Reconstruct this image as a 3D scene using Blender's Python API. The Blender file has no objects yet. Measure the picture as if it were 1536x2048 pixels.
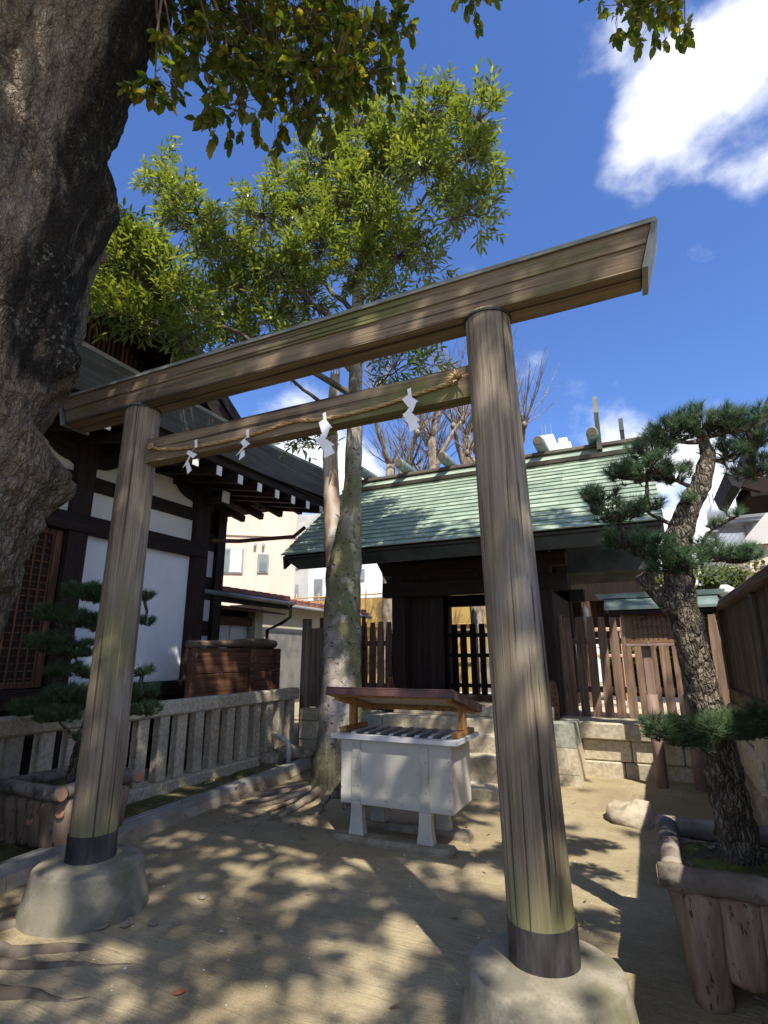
import bpy, math, random
from mathutils import Vector, Matrix, noise
rad = math.radians
random.seed(7)
sc = bpy.context.scene
col = sc.collection

# ------------------------------------------------------------------ camera
cam_d = bpy.data.cameras.new('camera'); cam = bpy.data.objects.new('camera', cam_d); col.objects.link(cam)
sc.camera = cam
pitch, roll, yaw = rad(14.59), rad(-0.264), rad(-25.28)
fw = Vector((math.sin(yaw)*math.cos(pitch), math.cos(yaw)*math.cos(pitch), math.sin(pitch)))
rt = Vector((math.cos(yaw), -math.sin(yaw), 0)); up = rt.cross(fw)
r2 = rt*math.cos(roll)+up*math.sin(roll); u2 = up*math.cos(roll)-rt*math.sin(roll)
cam.matrix_world = Matrix(((r2.x, u2.x, -fw.x, 0), (r2.y, u2.y, -fw.y, 0), (r2.z, u2.z, -fw.z, 1.5), (0, 0, 0, 1)))
cam_d.sensor_fit = 'HORIZONTAL'; cam_d.sensor_width = 36.0; cam_d.lens = 1080/1536*36
cam_d.clip_start = 0.05; cam_d.clip_end = 2000
sc.render.resolution_x = 768; sc.render.resolution_y = 1024

# ------------------------------------------------------------------ sun and sky
SUN_EL = rad(55); SH = Vector((0.685, -0.728, 0)).normalized()          # towards the sun, on the ground
SD = SH*math.cos(SUN_EL)+Vector((0, 0, math.sin(SUN_EL)))
sl = bpy.data.lights.new('sun', 'SUN'); sl.energy = 5.0; sl.angle = rad(0.53); sl.color = (1, .93, .80)
so = bpy.data.objects.new('sun', sl); col.objects.link(so)
so.rotation_euler = SD.to_track_quat('Z', 'Y').to_euler(); so.location = SD*40

w = bpy.data.worlds.new('World'); sc.world = w; w.use_nodes = True
nt = w.node_tree; nt.nodes.clear()
def wn(t, **k):
    n = nt.nodes.new(t)
    for a, b in k.items(): setattr(n, a, b)
    return n
out = wn('ShaderNodeOutputWorld'); bg = wn('ShaderNodeBackground'); sky = wn('ShaderNodeTexSky')
sky.sky_type = 'NISHITA'; sky.sun_disc = False; sky.sun_elevation = SUN_EL
sky.sun_rotation = math.atan2(SH.x, SH.y)
sky.air_density = 1.1; sky.dust_density = 0.35; sky.ozone_density = 3.5; sky.altitude = 50
tc = wn('ShaderNodeTexCoord')
n1 = wn('ShaderNodeTexNoise'); n1.inputs['Scale'].default_value = 4.2; n1.inputs['Detail'].default_value = 9; n1.inputs['Roughness'].default_value = .56
mp = wn('ShaderNodeMapping'); mp.inputs['Scale'].default_value = (1.1, 1.1, 1.5); mp.inputs['Location'].default_value = (2.3, .7, .4)
nt.links.new(tc.outputs['Generated'], mp.inputs[0]); nt.links.new(mp.outputs[0], n1.inputs['Vector'])
def math_n(op, a, b=None, clamp=False):
    m = wn('ShaderNodeMath', operation=op); m.use_clamp = clamp
    for i, q in enumerate((a, b)):
        if q is None: continue
        if isinstance(q, (int, float)): m.inputs[i].default_value = q
        else: nt.links.new(q, m.inputs[i])
    return m.outputs[0]
def mapr(src, a, b, c, d):
    m = wn('ShaderNodeMapRange', interpolation_type='SMOOTHSTEP')
    nt.links.new(src, m.inputs[0])
    for i, v in enumerate((a, b, c, d)): m.inputs[i+1].default_value = v
    return m.outputs[0]
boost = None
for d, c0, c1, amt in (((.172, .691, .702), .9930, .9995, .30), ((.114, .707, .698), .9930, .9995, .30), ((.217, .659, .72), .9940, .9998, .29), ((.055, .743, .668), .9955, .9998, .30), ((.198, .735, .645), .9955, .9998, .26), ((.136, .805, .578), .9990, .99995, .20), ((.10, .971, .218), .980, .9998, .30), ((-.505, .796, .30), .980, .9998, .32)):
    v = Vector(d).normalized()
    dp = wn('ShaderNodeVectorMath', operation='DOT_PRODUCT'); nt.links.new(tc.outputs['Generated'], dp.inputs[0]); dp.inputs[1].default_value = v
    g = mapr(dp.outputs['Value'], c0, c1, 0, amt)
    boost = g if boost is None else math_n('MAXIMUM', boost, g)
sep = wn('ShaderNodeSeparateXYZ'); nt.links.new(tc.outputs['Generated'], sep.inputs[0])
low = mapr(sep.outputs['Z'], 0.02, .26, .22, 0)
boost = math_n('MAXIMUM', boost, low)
# broken cloud added out of view to raise neutral ambient light; north kept clear
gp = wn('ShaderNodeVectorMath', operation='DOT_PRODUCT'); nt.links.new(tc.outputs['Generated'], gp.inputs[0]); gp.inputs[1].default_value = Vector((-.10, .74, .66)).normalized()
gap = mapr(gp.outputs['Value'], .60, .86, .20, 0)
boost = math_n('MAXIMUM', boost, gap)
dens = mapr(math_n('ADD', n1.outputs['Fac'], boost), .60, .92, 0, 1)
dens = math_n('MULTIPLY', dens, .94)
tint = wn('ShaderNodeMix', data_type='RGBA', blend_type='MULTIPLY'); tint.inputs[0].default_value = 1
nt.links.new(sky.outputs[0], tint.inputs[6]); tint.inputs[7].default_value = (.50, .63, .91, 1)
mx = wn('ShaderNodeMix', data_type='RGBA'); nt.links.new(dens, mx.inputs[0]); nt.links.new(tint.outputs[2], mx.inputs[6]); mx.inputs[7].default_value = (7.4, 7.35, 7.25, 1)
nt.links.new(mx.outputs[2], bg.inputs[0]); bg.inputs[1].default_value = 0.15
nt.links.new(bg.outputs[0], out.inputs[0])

sc.cycles.max_bounces = 6; sc.cycles.diffuse_bounces = 4; sc.cycles.transmission_bounces = 3; sc.cycles.glossy_bounces = 2; sc.cycles.caustics_reflective = False; sc.cycles.caustics_refractive = False
vs = sc.view_settings; vs.view_transform = 'Standard'; vs.look = 'None'; vs.exposure = 0.68; vs.gamma = 1; vs.use_curve_mapping = False

# ------------------------------------------------------------------ helpers
class MB:
    def __init__(s): s.v = []; s.f = []
    def add(s, vs_, fs):
        o = len(s.v); s.v += [tuple(p) for p in vs_]; s.f += [tuple(i+o for i in f) for f in fs]
    def hexa(s, p):
        s.add(p, [(3, 2, 1, 0), (4, 5, 6, 7), (0, 1, 5, 4), (1, 2, 6, 5), (2, 3, 7, 6), (3, 0, 4, 7)]); return s
    def box(s, x0, x1, y0, y1, z0, z1):
        return s.hexa([(x0, y0, z0), (x1, y0, z0), (x1, y1, z0), (x0, y1, z0), (x0, y0, z1), (x1, y0, z1), (x1, y1, z1), (x0, y1, z1)])
    def cbox(s, x0, x1, y0, y1, z0, z1, c=.01):
        lo = (x0, y0, z0); hi = (x1, y1, z1); V = []; idx = {}
        for i in range(8):
            b = (i & 1, i >> 1 & 1, i >> 2 & 1)
            for a in range(3):
                p = []
                for k in range(3):
                    e = hi[k] if b[k] else lo[k]
                    if k != a: e += -c if b[k] else c
                    p.append(e)
                idx[(b, a)] = len(V); V.append(p)
        F = []
        for a in range(3):
            u, v = (a+1) % 3, (a+2) % 3
            for sd in (0, 1):
                q = []
                for (i, j) in ((0, 0), (1, 0), (1, 1), (0, 1)):
                    b = [0, 0, 0]; b[a] = sd; b[u] = i; b[v] = j; q.append(idx[(tuple(b), a)])
                F.append(tuple(q if sd else q[::-1]))
            for i in (0, 1):
                for j in (0, 1):
                    b0 = [0, 0, 0]; b0[u] = i; b0[v] = j; b1 = b0[:]; b1[a] = 1
                    b0, b1 = tuple(b0), tuple(b1)
                    q = [idx[(b0, u)], idx[(b1, u)], idx[(b1, v)], idx[(b0, v)]]
                    F.append(tuple(q[::-1] if (i ^ j) else q))
        for i in range(8):
            b = (i & 1, i >> 1 & 1, i >> 2 & 1)
            q = [idx[(b, 0)], idx[(b, 1)], idx[(b, 2)]]
            F.append(tuple(q if (sum(b) % 2) else q[::-1]))
        s.add(V, F); return s
    def prism(s, poly, axis, a, b):
        n = len(poly); V = []
        for t in (a, b):
            for (p, q) in poly:
                V.append((t, p, q) if axis == 'x' else (p, t, q) if axis == 'y' else (p, q, t))
        F = [tuple(range(n))[::-1], tuple(range(n, 2*n))]
        for i in range(n):
            j = (i+1) % n; F.append((i, j, n+j, n+i))
        s.add(V, F); return s
    def tube(s, pts, rads, n=8, cap=True, wob=0.0, wsc=6.0):
        pts = [Vector(p) for p in pts]; m = len(pts); V = []; F = []
        if not isinstance(rads, (list, tuple)): rads = [rads]*m
        ref = None
        for i, p in enumerate(pts):
            t = (pts[min(i+1, m-1)]-pts[max(i-1, 0)])
            if t.length < 1e-9: t = Vector((0, 0, 1))
            t.normalize()
            if ref is None:
                ref = t.orthogonal().normalized()
            ref = (ref-t*ref.dot(t)); ref = ref.normalized() if ref.length > 1e-6 else t.orthogonal().normalized()
            bi = t.cross(ref)
            for k in range(n):
                a = 2*math.pi*k/n; d = ref*math.cos(a)+bi*math.sin(a); r = rads[i]
                if wob: r *= 1+wob*noise.noise((p+d*r)*wsc)
                V.append(p+d*r)
        for i in range(m-1):
            for k in range(n):
                k2 = (k+1) % n
                F.append((i*n+k, i*n+k2, (i+1)*n+k2, (i+1)*n+k))
        if cap: F.append(tuple(range(n))[::-1]); F.append(tuple(range((m-1)*n, m*n)))
        s.add(V, F); return s
    def lathe(s, prof, cx, cy, n=32, wob=0, wsc=4):
        V = []; F = []; m = len(prof)
        for (r, z) in prof:
            for k in range(n):
                a = 2*math.pi*k/n; q = Vector((math.cos(a)*r, math.sin(a)*r, z))
                if wob: q += Vector((math.cos(a), math.sin(a), .3))*wob*noise.noise((q+Vector((cx, cy, 0)))*wsc)
                V.append((cx+q.x, cy+q.y, q.z))
        for i in range(m-1):
            for k in range(n):
                k2 = (k+1) % n; F.append((i*n+k, i*n+k2, (i+1)*n+k2, (i+1)*n+k))
        F.append(tuple(range(n))[::-1]); F.append(tuple(range((m-1)*n, m*n)))
        s.add(V, F); return s
    def mesh(s, name, mat, smooth=False):
        me = bpy.data.meshes.new(name); me.from_pydata(s.v, [], s.f)
        if mat: me.materials.append(mat)
        if smooth: me.polygons.foreach_set('use_smooth', [True]*len(me.polygons))
        me.update(); return me
    def build(s, name, mat, parent=None, smooth=False):
        return inst(name, s.mesh(name, mat, smooth), parent=parent)
def inst(name, me, loc=(0, 0, 0), rot=(0, 0, 0), scl=(1, 1, 1), parent=None):
    o = bpy.data.objects.new(name, me); col.objects.link(o)
    o.location = loc; o.rotation_euler = rot; o.scale = scl
    if parent is not None: o.parent = parent
    return o
def tag(o, label=None, cat=None, group=None, kind=None):
    if label: o['label'] = label
    if cat: o['category'] = cat
    if group: o['group'] = group
    if kind: o['kind'] = kind
    return o
def thing(name, label, cat, loc=(0, 0, 0), rz=0, group=None):
    o = bpy.data.objects.new(name, None); col.objects.link(o); o.location = loc; o.rotation_euler = (0, 0, rz)
    o.empty_display_size = .1
    return tag(o, label, cat, group)
def B(*a): return MB().box(*a)
def CB(*a, c=.01): return MB().cbox(*a, c=c)
def lerp(a, b, t): return a+(b-a)*t
def smooth(a, b, x):
    t = max(0, min(1, (x-a)/(b-a))); return t*t*(3-2*t)
U = random.uniform

# ------------------------------------------------------------------ materials
class NG:
    def __init__(s, name):
        s.m = bpy.data.materials.new(name); s.m.use_nodes = True; s.t = s.m.node_tree
        s.b = s.t.nodes['Principled BSDF']; s.o = s.t.nodes['Material Output']
    def n(s, t, **k):
        x = s.t.nodes.new(t)
        for a, b in k.items(): setattr(x, a, b)
        return x
    def l(s, a, b): s.t.links.new(a, b)
    def noise(s, vec, scale, detail=5, rough=.55, dist=0):
        x = s.n('ShaderNodeTexNoise'); x.inputs['Scale'].default_value = scale; x.inputs['Detail'].default_value = detail
        x.inputs['Roughness'].default_value = rough; x.inputs['Distortion'].default_value = dist
        s.l(vec, x.inputs['Vector']); return x.outputs['Fac']
    def map(s, vec, st, loc=(0, 0, 0), rot=(0, 0, 0)):
        x = s.n('ShaderNodeMapping'); x.inputs['Scale'].default_value = st; x.inputs['Location'].default_value = loc; x.inputs['Rotation'].default_value = rot
        s.l(vec, x.inputs[0]); return x.outputs[0]
    def mr(s, v, a, b, c=0, d=1):
        x = s.n('ShaderNodeMapRange', interpolation_type='SMOOTHSTEP'); s.l(v, x.inputs[0])
        for i, q in enumerate((a, b, c, d)): x.inputs[i+1].default_value = q
        return x.outputs[0]
    def mix(s, fac, a, b, mode='MIX'):
        x = s.n('ShaderNodeMix', data_type='RGBA', blend_type=mode)
        for i, q in ((0, fac), (6, a), (7, b)):
            if isinstance(q, (int, float)): x.inputs[i].default_value = q
            elif isinstance(q, tuple): x.inputs[i].default_value = (*q, 1) if len(q) == 3 else q
            else: s.l(q, x.inputs[i])
        return x.outputs[2]
    def math(s, op, a, b=0):
        x = s.n('ShaderNodeMath', operation=op)
        for i, q in enumerate((a, b)):
            if isinstance(q, (int, float)): x.inputs[i].default_value = q
            else: s.l(q, x.inputs[i])
        return x.outputs[0]
    def coord(s):
        tcn = s.n('ShaderNodeTexCoord'); oi = s.n('ShaderNodeObjectInfo')
        mm = s.math('MULTIPLY', oi.outputs['Random'], 41.0)
        va = s.n('ShaderNodeVectorMath', operation='ADD'); s.l(tcn.outputs['Object'], va.inputs[0]); s.l(mm, va.inputs[1])
        s.rnd = oi.outputs['Random']; return va.outputs[0]
    def bump(s, h, strength, dist):
        x = s.n('ShaderNodeBump'); x.inputs['Strength'].default_value = strength; x.inputs['Distance'].default_value = dist
        s.l(h, x.inputs['Height']); s.l(x.outputs[0], s.b.inputs['Normal'])
def pm(name, c1, c2, s=6, st=(1, 1, 1), rough=.85, bump=.35, bs=None, bst=None, bd=.006, layers=(), rnd=.15, metal=0, spec=.3, lo=.35, hi=.65, crack=None, zmoss=None):
    g = NG(name); v = g.coord(); mv = g.map(v, st)
    c = g.mix(g.mr(g.noise(mv, s), lo, hi), c1, c2)
    for (lc, ls, lst, a, b, amt) in layers:
        f = g.mr(g.noise(g.map(v, lst), ls, 6, .6, .3), a, b, 0, amt); c = g.mix(f, c, lc)
    if zmoss:
        tz = g.n('ShaderNodeTexCoord'); sx_ = g.n('ShaderNodeSeparateXYZ'); g.l(tz.outputs['Object'], sx_.inputs[0])
        zn = g.math('ADD', sx_.outputs['Z'], g.math('MULTIPLY', g.noise(g.map(v, (5, 5, 1.4)), 1, 5), zmoss[1]))
        c = g.mix(g.math('MULTIPLY', g.mr(zn, zmoss[0]+zmoss[1]*.5, zmoss[0]*.5+zmoss[1]*.4), g.mr(g.noise(g.map(v, (30, 30, .8)), 1.5, 4), .3, .6, .45, 1)), c, zmoss[2])
    val = g.math('MULTIPLY_ADD', g.rnd, 2*rnd); g.t.nodes[-1].inputs[2].default_value = 1-rnd
    hv = g.n('ShaderNodeHueSaturation'); g.l(val, hv.inputs['Value']); g.l(c, hv.inputs['Color']); c = hv.outputs[0]
    h = g.noise(g.map(v, bst or st), bs or s*3, 8, .62)
    if crack:
        cs, cst, ca = crack
        cr = g.mr(g.noise(g.map(v, cst), cs, 3, .5), .60, .66)
        c = g.mix(g.math('MULTIPLY', cr, ca), c, tuple(q*.22 for q in c1)); h = g.math('SUBTRACT', h, g.math('MULTIPLY', cr, .8))
    g.l(c, g.b.inputs['Base Color']); g.b.inputs['Roughness'].default_value = rough; g.b.inputs['Metallic'].default_value = metal
    g.b.inputs['Specular IOR Level'].default_value = spec
    if bump: g.bump(h, bump, bd)
    return g.m
def leafmat(name, ca, cb, cc, rough=.38, trans=.45, spec=.5):
    g = NG(name); geo = g.n('ShaderNodeNewGeometry'); r = g.n('ShaderNodeValToRGB'); e = r.color_ramp.elements
    e[0].color = (*ca, 1); e[1].color = (*cc, 1); e[1].position = 1; x = e.new(.6); x.color = (*cb, 1); x = e.new(.88); x.color = (*[p*.62+q*.38 for p, q in zip(cb, cc)], 1)
    g.l(geo.outputs['Random Per Island'], r.inputs[0]); g.l(r.outputs[0], g.b.inputs['Base Color'])
    g.b.inputs['Roughness'].default_value = rough; g.b.inputs['Specular IOR Level'].default_value = spec
    tr = g.n('ShaderNodeBsdfTranslucent'); tm = g.mix(1.0, r.outputs[0], (1.8, 1.75, .6), 'MULTIPLY'); g.l(tm, tr.inputs[0])
    mxs = g.n('ShaderNodeMixShader'); mxs.inputs[0].default_value = trans
    g.l(g.b.outputs[0], mxs.inputs[1]); g.l(tr.outputs[0], mxs.inputs[2]); g.l(mxs.outputs[0], g.o.inputs[0]); return g.m

MOSSG = (.11, .125, .03)
M = {}
def grainst(ax, k=14, l=.7): return tuple(l if i == ax else k for i in range(3))
M['torii_z'] = pm('weathered_grey_wood_upright', (.185, .145, .10), (.305, .25, .18), 1.5, grainst(2, 42, 1.0), .92, .8, 3, grainst(2, 60, 1.2), .006,
    [((.09, .072, .055), 1.0, (2.0, 2.0, .45), .50, .72, .65), ((.155, .16, .062), 1.0, (1.9, 1.9, .8), .55, .70, .6), ((.40, .355, .30), 1.4, (2.4, 2.4, .8), .58, .74, .5), ((.055, .042, .03), 1.5, (85, 85, .55), .60, .67, .75), ((.42, .37, .30), 1.5, (70, 70, .7), .62, .70, .5)], .04, crack=(1.5, grainst(2, 34, .22), .85), zmoss=(.75, .8, (.20, .20, .085)))
M['torii_x'] = pm('weathered_grey_wood_level', (.145, .105, .068), (.24, .18, .12), 1.5, grainst(0, 34, .8), .92, .7, 3, grainst(0, 50, 1.0), .005,
    [((.06, .048, .036), 1.0, (.55, 3, 3), .50, .70, .7), ((.125, .135, .04), 1.0, (.8, 2.4, 2.4), .50, .64, .85), ((.36, .31, .235), 1.4, (1, 3, 3), .60, .75, .4), ((.045, .034, .024), 1.5, (.45, 75, 75), .60, .67, .7)], .04, crack=(1.3, grainst(0, 24, .16), .85))
M['darkwood_z'] = pm('dark_stained_wood_upright', (.010, .0055, .004), (.025, .0135, .009), 2, grainst(2, 14, .8), .75, .4, rnd=.25)
M['darkwood_x'] = pm('dark_stained_wood_level', (.010, .0055, .004), (.024, .013, .0085), 2, grainst(0, 14, .8), .75, .4, rnd=.25)
M['darkwood_y'] = pm('dark_stained_wood_deep', (.010, .0055, .004), (.024, .013, .0085), 2, grainst(1, 14, .8), .75, .4, rnd=.25)
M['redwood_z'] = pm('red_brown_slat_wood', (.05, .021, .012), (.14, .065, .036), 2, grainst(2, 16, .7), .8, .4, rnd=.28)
M['slat'] = pm('brown_fence_wood', (.16, .098, .064), (.28, .185, .13), 2, grainst(2, 16, .7), .85, .45, layers=[((.09, .052, .035), 1.3, (4, 4, 1), .5, .7, .6)], rnd=.22)
M['oldboard'] = pm('old_grey_brown_boards', (.11, .085, .06), (.22, .175, .125), 2, grainst(2, 16, .7), .9, .5, layers=[(MOSSG, 1.2, (2, 2, 1), .58, .7, .45), ((.02, .016, .012), 1.5, (5, 5, .6), .5, .7, .6)], rnd=.3)
M['oldboard_d'] = pm('dark_old_boards', (.065, .052, .036), (.14, .112, .078), 2, grainst(2, 16, .7), .9, .5, layers=[(MOSSG, 1.2, (2, 2, 1), .58, .7, .45), ((.02, .016, .012), 1.5, (5, 5, .6), .5, .7, .6)], rnd=.3)
M['oldcap'] = pm('old_cap_rail_wood', (.09, .068, .045), (.19, .145, .10), 2, grainst(1, 16, .7), .9, .5, layers=[(MOSSG, 1.2, (2, 1, 2), .58, .7, .4)], rnd=.1)
M['brownboard'] = pm('reddish_brown_board', (.065, .028, .014), (.15, .07, .036), 2, grainst(1, 12, .7), .7, .35, rnd=.2)
M['freshwood'] = pm('honey_brown_timber', (.24, .115, .035), (.40, .22, .075), 2, grainst(1, 14, .8), .6, .3, rnd=.12)
M['freshwood_z'] = pm('honey_brown_timber_upright', (.24, .115, .035), (.40, .22, .075), 2, grainst(2, 14, .8), .6, .3, layers=[((.08, .03, .012), 1.5, (4, 4, 1), .58, .7, .7)], rnd=.12)
M['plaster'] = pm('cream_plaster', (.66, .63, .56), (.74, .71, .64), 2.2, rough=.9, bump=.08, bs=40, rnd=.02)
M['plaster_w'] = pm('white_plaster', (.74, .74, .74), (.80, .80, .79), 2.2, rough=.9, bump=.06, bs=40, layers=[((.55, .53, .48), 1.2, (1, 1, .6), .6, .8, .3)], rnd=.02)
M['whitepaint'] = pm('white_paint', (.72, .70, .64), (.80, .78, .72), 5, rough=.6, bump=.1, rnd=.05)
M['granite'] = pm('grey_beige_granite', (.38, .325, .235), (.54, .47, .355), 26, rough=.92, bump=.5, bs=70, bd=.004,
    layers=[((.25, .225, .165), 1.6, (1, 1, 1), .50, .70, .5), ((.20, .20, .11), 1.3, (1, 1, 1.5), .62, .76, .4), ((.10, .095, .08), 60, (1, 1, 1), .58, .66, .5)], rnd=.12)
M['granite_g'] = pm('greenish_granite', (.24, .25, .21), (.36, .37, .31), 30, rough=.9, bump=.5, bs=70, bd=.004, layers=[((.12, .12, .10), 60, (1, 1, 1), .55, .66, .6)], rnd=.1)
M['concrete'] = pm('pillar_base_concrete', (.20, .18, .135), (.29, .265, .205), 4, rough=.95, bump=.5, bs=60, bd=.004, layers=[((.12, .11, .085), 3.0, (1, 1, 1), .46, .62, .75), ((.145, .145, .07), 2.6, (1, 1, .7), .52, .66, .7), ((.36, .33, .27), 5, (1, 1, 1), .58, .70, .5), ((.12,.115,.10), 90, (1,1,1), .57, .64, .5)], rnd=.04)
M['band'] = pm('dark_metal_band', (.028, .025, .028), (.085, .078, .08), 3, (3, 3, .8), .5, .25, 20, layers=[((.14, .13, .12), 2.2, (5, 5, .6), .55, .72, .6), ((.05,.025,.03), 3, (3, 3, .6), .5, .7, .5)], rnd=.02, metal=.3)
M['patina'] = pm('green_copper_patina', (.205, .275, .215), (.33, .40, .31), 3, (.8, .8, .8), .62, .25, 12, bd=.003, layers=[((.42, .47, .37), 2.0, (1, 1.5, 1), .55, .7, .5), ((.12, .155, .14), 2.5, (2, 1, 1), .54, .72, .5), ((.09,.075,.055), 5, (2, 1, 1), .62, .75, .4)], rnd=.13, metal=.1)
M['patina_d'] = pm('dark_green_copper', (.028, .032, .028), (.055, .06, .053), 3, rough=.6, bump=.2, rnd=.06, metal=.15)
M['patina_p'] = pm('pale_green_copper', (.12, .165, .155), (.21, .265, .245), 3, rough=.5, bump=.15, layers=[((.45, .50, .46), 2, (1, 4, 4), .56, .7, .5)], rnd=.08, metal=.2)
M['patina_g'] = pm('grey_green_copper', (.15, .17, .155), (.25, .27, .245), 3, rough=.6, bump=.2, layers=[((.10, .085, .065), 2, (1, 3, 3), .55, .7, .6)], rnd=.06, metal=.15)
M['ridgeboard'] = pm('brown_copper_ridge', (.085, .068, .055), (.15, .125, .10), 3, rough=.7, bump=.2, layers=[((.2, .22, .17), 2, (.6, 2, 2), .55, .7, .5)], rnd=.1)
M['bark_roof'] = pm('grey_roof_edge', (.062, .062, .056), (.10, .10, .09), 2, (20, .4, 20), .9, .35, 5, (6, .3, 30), layers=[((.035, .034, .03), 1.5, (1, 1, 8), .5, .7, .5)], rnd=.03)
M['blackroof'] = pm('blackened_roof', (.015, .014, .014), (.035, .033, .032), 4, rough=.8, bump=.2, rnd=.1)
M['boxmetal'] = pm('pale_grey_sheet_metal', (.45, .43, .38), (.52, .50, .45), 1.5, rough=.5, bump=.05, bs=20, layers=[((.37, .36, .31), 3, (1, 1, 3), .55, .75, .45)], rnd=.02, spec=.4)
M['boxmetal_s'] = pm('grey_beige_metal_strap', (.42, .41, .35), (.50, .48, .42), 3, rough=.45, bump=.05, layers=[((.30, .28, .22), 4, (4, 4, 1), .5, .7, .6)], rnd=.04)
M['lidmetal'] = pm('lavender_grey_lid_metal', (.50, .50, .53), (.60, .60, .63), 3, rough=.4, bump=.05, rnd=.02)
M['rivet'] = pm('dull_steel', (.35, .35, .33), (.48, .47, .45), 5, rough=.4, metal=.7, bump=0, rnd=.05)
M['maroon'] = pm('maroon_roof_sheet', (.075, .035, .032), (.13, .068, .062), 3, (1, 3, 3), .55, .15, rnd=.03)
M['cream_board'] = pm('cream_soffit', (.55, .48, .36), (.64, .57, .44), 2, rough=.8, bump=.05, rnd=.02)
M['postpaint'] = pm('brown_painted_post', (.21, .135, .11), (.29, .20, .165), 2, grainst(2, 4, .6), .6, .15, rnd=.04)
M['signwood'] = pm('brown_sign_board', (.15, .085, .04), (.22, .13, .065), 2, grainst(0, 8, .7), .6, .2, rnd=.02)
M['ink'] = pm('black_ink', (.010, .008, .006), (.02, .015, .01), 3, rough=.8, bump=0)
M['rope'] = pm('straw_rope', (.30, .20, .09), (.46, .33, .16), 30, rough=.9, bump=.5, rnd=.05)
M['paper'] = pm('white_paper', (.78, .78, .80), (.84, .84, .85), 5, rough=.9, bump=0, rnd=.03)
M['bark_p'] = pm('pine_bark', (.055, .044, .035), (.20, .165, .13), 5, (4, 4, 1.2), .95, .9, 7, (5, 5, 1.6), .02, [((.02, .016, .013), 3, (5, 5, 1), .5, .62, .8), ((.30, .26, .21), 4, (3, 3, 1), .6, .7, .5)], .05)
M['twig'] = pm('grey_brown_twig', (.085, .066, .048), (.19, .155, .12), 6, rough=.9, bump=.4, rnd=.05)
M['bark_c'] = pm('mottled_pale_bark', (.20, .175, .145), (.42, .375, .33), 4.5, (1, 1, .7), .92, .8, 22, (1, 1, .8), .012,
    [((.14, .14, .05), 1.2, (1.3, 1.3, .4), .45, .58, .9), ((.06, .055, .04), 1.3, (1.3, 1.3, .45), .52, .64, .75), ((.45, .395, .37), 7, (1, 1, .8), .55, .66, .6), ((.03, .026, .02), 15, (1, 1, 1.6), .57, .63, .85), ((.20, .20, .10), 26, (1, 1, 1), .54, .64, .6)], .0, zmoss=(.9, .6, (.075, .07, .04)))
M['bark_pale'] = pm('pale_stripped_bark', (.32, .27, .22), (.50, .45, .40), 2.6, (1, 1, .5), .9, .4, 12, (2, 2, .6), .008, [((.34, .19, .08), 1.6, (2.2, 2.2, .4), .56, .66, .7), ((.10, .09, .08), 8, (1, 1, 1), .6, .66, .7)], .02)
M['bark_bare'] = pm('bare_tree_bark', (.13, .10, .075), (.30, .245, .19), 4, (2, 2, 1), .95, .6, 12, bd=.02, rnd=.12)
def flaky(name, c1, c2, cd, vs1, vs2, fs, bd=.02, ed=.8, lich=None):
    g = NG(name); v = g.coord(); wv = g.n('ShaderNodeVectorMath', operation='ADD'); nz = g.n('ShaderNodeTexNoise'); nz.inputs['Scale'].default_value = 14; nz.inputs['Detail'].default_value = 3; g.l(v, nz.inputs['Vector'])
    sc_ = g.n('ShaderNodeVectorMath', operation='SCALE'); g.l(nz.outputs['Color'], sc_.inputs[0]); sc_.inputs['Scale'].default_value = .05; g.l(v, wv.inputs[0]); g.l(sc_.outputs[0], wv.inputs[1])
    def vor(st, ft='DISTANCE_TO_EDGE'):
        x = g.n('ShaderNodeTexVoronoi', feature=ft); x.inputs['Scale'].default_value = 1; g.l(g.map(wv.outputs[0], st), x.inputs['Vector']); return x
    e1 = vor(vs1).outputs['Distance']; cc = vor(vs1, 'F1').outputs['Color']; e2 = vor(vs2).outputs['Distance']; fur = g.noise(g.map(v, fs), 1, 6, .65, .4)
    sp = g.n('ShaderNodeSeparateColor'); g.l(cc, sp.inputs[0])
    c = g.mix(g.mr(g.math('ADD', g.math('MULTIPLY', sp.outputs[0], .45), g.math('MULTIPLY', fur, .7)), .35, .75), c1, c2)
    if lich: c = g.mix(g.mr(g.noise(v, 6, 5, .65), .55, .68, 0, .6), c, lich)
    c = g.mix(g.mr(e1, .16, .02, 0, ed), c, cd); c = g.mix(g.mr(e2, .08, .0, 0, .35), c, cd)
    g.l(c, g.b.inputs['Base Color']); g.b.inputs['Roughness'].default_value = .95; g.b.inputs['Specular IOR Level'].default_value = .2
    h = g.math('ADD', g.math('MULTIPLY', g.mr(e1, 0, .3), 1.2), g.math('ADD', g.math('MULTIPLY', fur, .8), g.math('ADD', g.math('MULTIPLY', g.mr(e2, 0, .25), .3), g.math('MULTIPLY', sp.outputs[1], .5)))); g.bump(h, 1.0, bd); return g.m
M['bark_p'] = flaky('pine_bark', (.105, .085, .062), (.32, .27, .205), (.035, .027, .02), (46, 46, 17), (110, 110, 40), (60, 60, 7), .018, .62, (.22, .21, .15))
M['plant_rim'] = pm('cast_log_rim', (.13, .105, .085), (.29, .25, .205), 3, (1.5, 1.5, 1.5), .9, .8, 9, bd=.012, layers=[((.05, .042, .036), 4, (3, 3, 3), .52, .66, .75)], rnd=.12)
M['plant_log'] = pm('cast_log_side', (.19, .122, .085), (.31, .222, .16), 3, (5, 5, .8), .92, .8, 5, (7, 7, .8), .012, [((.03, .022, .017), 3.2, (15, 15, 2.0), .60, .64, .9), ((.10, .07, .05), 1.5, (4, 4, .8), .5, .7, .5), ((.33, .27, .21), 1.6, (2, 2, 1), .56, .7, .5)], .14)
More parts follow.
